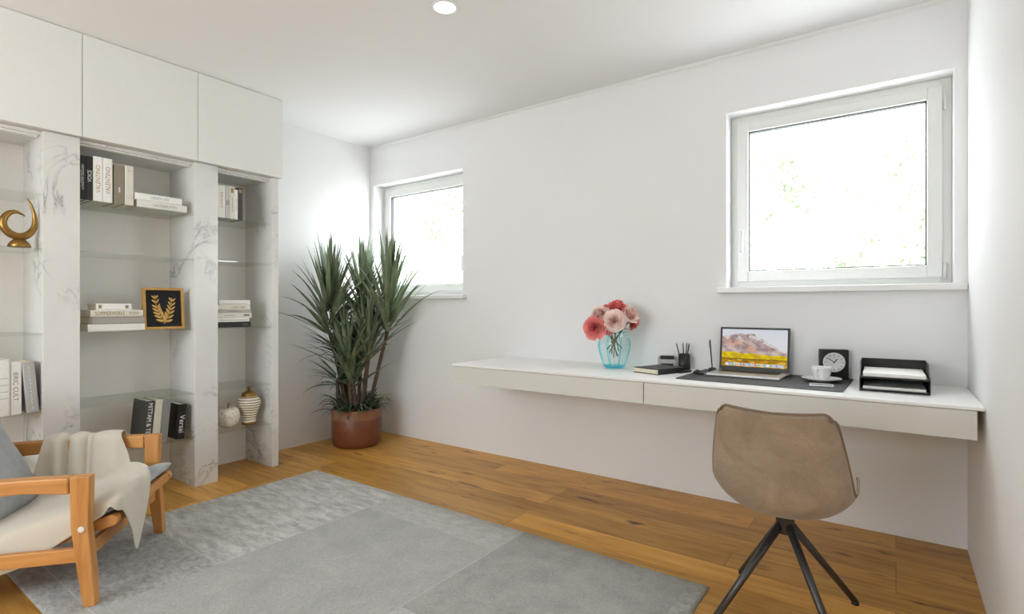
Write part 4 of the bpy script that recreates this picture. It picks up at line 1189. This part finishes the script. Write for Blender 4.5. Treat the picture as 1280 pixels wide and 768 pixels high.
# ------------------------------------------------------------------ garden outside the windows
g = G(); g.box((-16, YB + T + .02, -.6), (14, 22, -.45)); o = g.build('ground', M['bounce_ground']); o['kind'] = 'structure'
def tree(name, label, x, y, h, crown, n, seed, ls=.09, low=.32):
    rg = random.Random(seed)
    o = thing(name, label, 'tree', (x, y, -.45), group='garden trees')
    g = G(); g.tube([(0, 0, 0), (.03, .02, h * .3), (-.02, 0, h * .7)], [.12, .09, .04], 10)
    for k in range(7):
        a = k * 2.4; b = Vector((0, 0, h * (.3 + .05 * k))); g.tube([b, b + Vector((math.cos(a), math.sin(a), .8)) * crown * .6], [.035, .01], 6)
    g.build('trunk', M['bark'], o)
    g = G(); blobs = [(Vector((rg.gauss(0, .42) * crown, rg.gauss(0, .42) * crown, h * rg.uniform(low, .98))), crown * rg.uniform(.28, .5)) for _ in range(26)]
    for _ in range(n):
        c, r_ = rg.choice(blobs); d = Vector((rg.gauss(0, 1), rg.gauss(0, 1), rg.gauss(0, 1))).normalized()
        p = c + d * r_ * rg.uniform(.5, 1.0) ** .4; q = Euler((rg.uniform(0, 6), rg.uniform(0, 6), rg.uniform(0, 6))).to_matrix()
        s = ls * rg.uniform(.7, 1.3)
        vs_ = [g.bm.verts.new(p + q @ Vector(v) * s) for v in ((-.5, 0, 0), (0, -.28, 0.05), (.5, 0, 0), (0, .28, .05))]
        g.bm.faces.new(vs_)
    g.build('foliage', M['tree_leaf'], o, fix=False)
tree('garden_tree', 'broad leafy garden tree seen through the large window, set back in the middle', -2.3, 11.2, 4.9, 1.35, 7000, 11, .13)
tree('garden_tree', 'leafy garden tree seen through the large window towards its right side', 0.3, 13.6, 5.6, 1.5, 7000, 12, .15)
tree('garden_tree', 'low leafy bush seen through the bottom of the large window', -.4, 8.3, 2.8, .8, 5200, 13, .10, .25)
tree('garden_tree', 'leafy garden tree seen through the smaller window behind the plant', -9.0, 9.5, 5.0, 1.7, 6500, 14, .13)

# ------------------------------------------------------------------ light
wd = bpy.data.worlds.new('overcast_sky'); SC.world = wd; wd.use_nodes = True
nt = wd.node_tree; nt.nodes.clear()
wo = nt.nodes.new('ShaderNodeOutputWorld'); bg = nt.nodes.new('ShaderNodeBackground')
bg.inputs[0].default_value = (.945, .995, 1.055, 1); SKY = 11.0
nt.links.new(bg.outputs[0], wo.inputs[0])
# an overcast sky that is brighter on the sun's side (+x, +y)
tc = nt.nodes.new('ShaderNodeTexCoord'); dt = nt.nodes.new('ShaderNodeVectorMath'); dt.operation = 'DOT_PRODUCT'
dt.inputs[1].default_value = (.66, .03, .0); nt.links.new(tc.outputs['Generated'], dt.inputs[0])
ma = nt.nodes.new('ShaderNodeMath'); ma.operation = 'MULTIPLY_ADD'; ma.inputs[1].default_value = SKY; ma.inputs[2].default_value = SKY
nt.links.new(dt.outputs['Value'], ma.inputs[0]); nt.links.new(ma.outputs[0], bg.inputs[1])
def portal(name, loc, rot, sx, sy):
    l = bpy.data.lights.new(name, 'AREA'); l.shape = 'RECTANGLE'; l.size = sx; l.size_y = sy; l.cycles.is_portal = True
    o = bpy.data.objects.new(name, l); COL.objects.link(o); o.location = loc; o.rotation_euler = rot
portal('window_portal', ((W1[0] + W1[1]) / 2, YB + T + .01, (W1[2] + W1[3]) / 2), (R(-90), 0, 0), W1[1] - W1[0], W1[3] - W1[2])
portal('window_portal', ((W2[0] + W2[1]) / 2, YB + T + .01, (W2[2] + W2[3]) / 2), (R(-90), 0, 0), W2[1] - W2[0], W2[3] - W2[2])
portal('window_portal', ((W3[0] + W3[1]) / 2, YR - T - .01, (W3[2] + W3[3]) / 2), (R(90), 0, 0), W3[1] - W3[0], W3[3] - W3[2])

# ------------------------------------------------------------------ camera
cam = bpy.data.cameras.new('camera'); co = bpy.data.objects.new('camera', cam); COL.objects.link(co)
cam.sensor_width = 36; cam.lens = 669.0 / 1280 * 36; cam.shift_y = -.5 / 1280; cam.clip_start = .05
co.location = (0, 0, 1.13); co.rotation_euler = (R(90), 0, math.atan2(480, 669))
SC.camera = co
SC.view_settings.view_transform = 'Standard'; SC.view_settings.look = 'None'; SC.view_settings.gamma = 1
SC.view_settings.use_curve_mapping = False; SC.view_settings.exposure = 0.0
SC.cycles.use_denoising = True
SC.cycles.max_bounces = 12; SC.cycles.diffuse_bounces = 6; SC.cycles.transparent_max_bounces = 24
SC.cycles.sample_clamp_indirect = 8
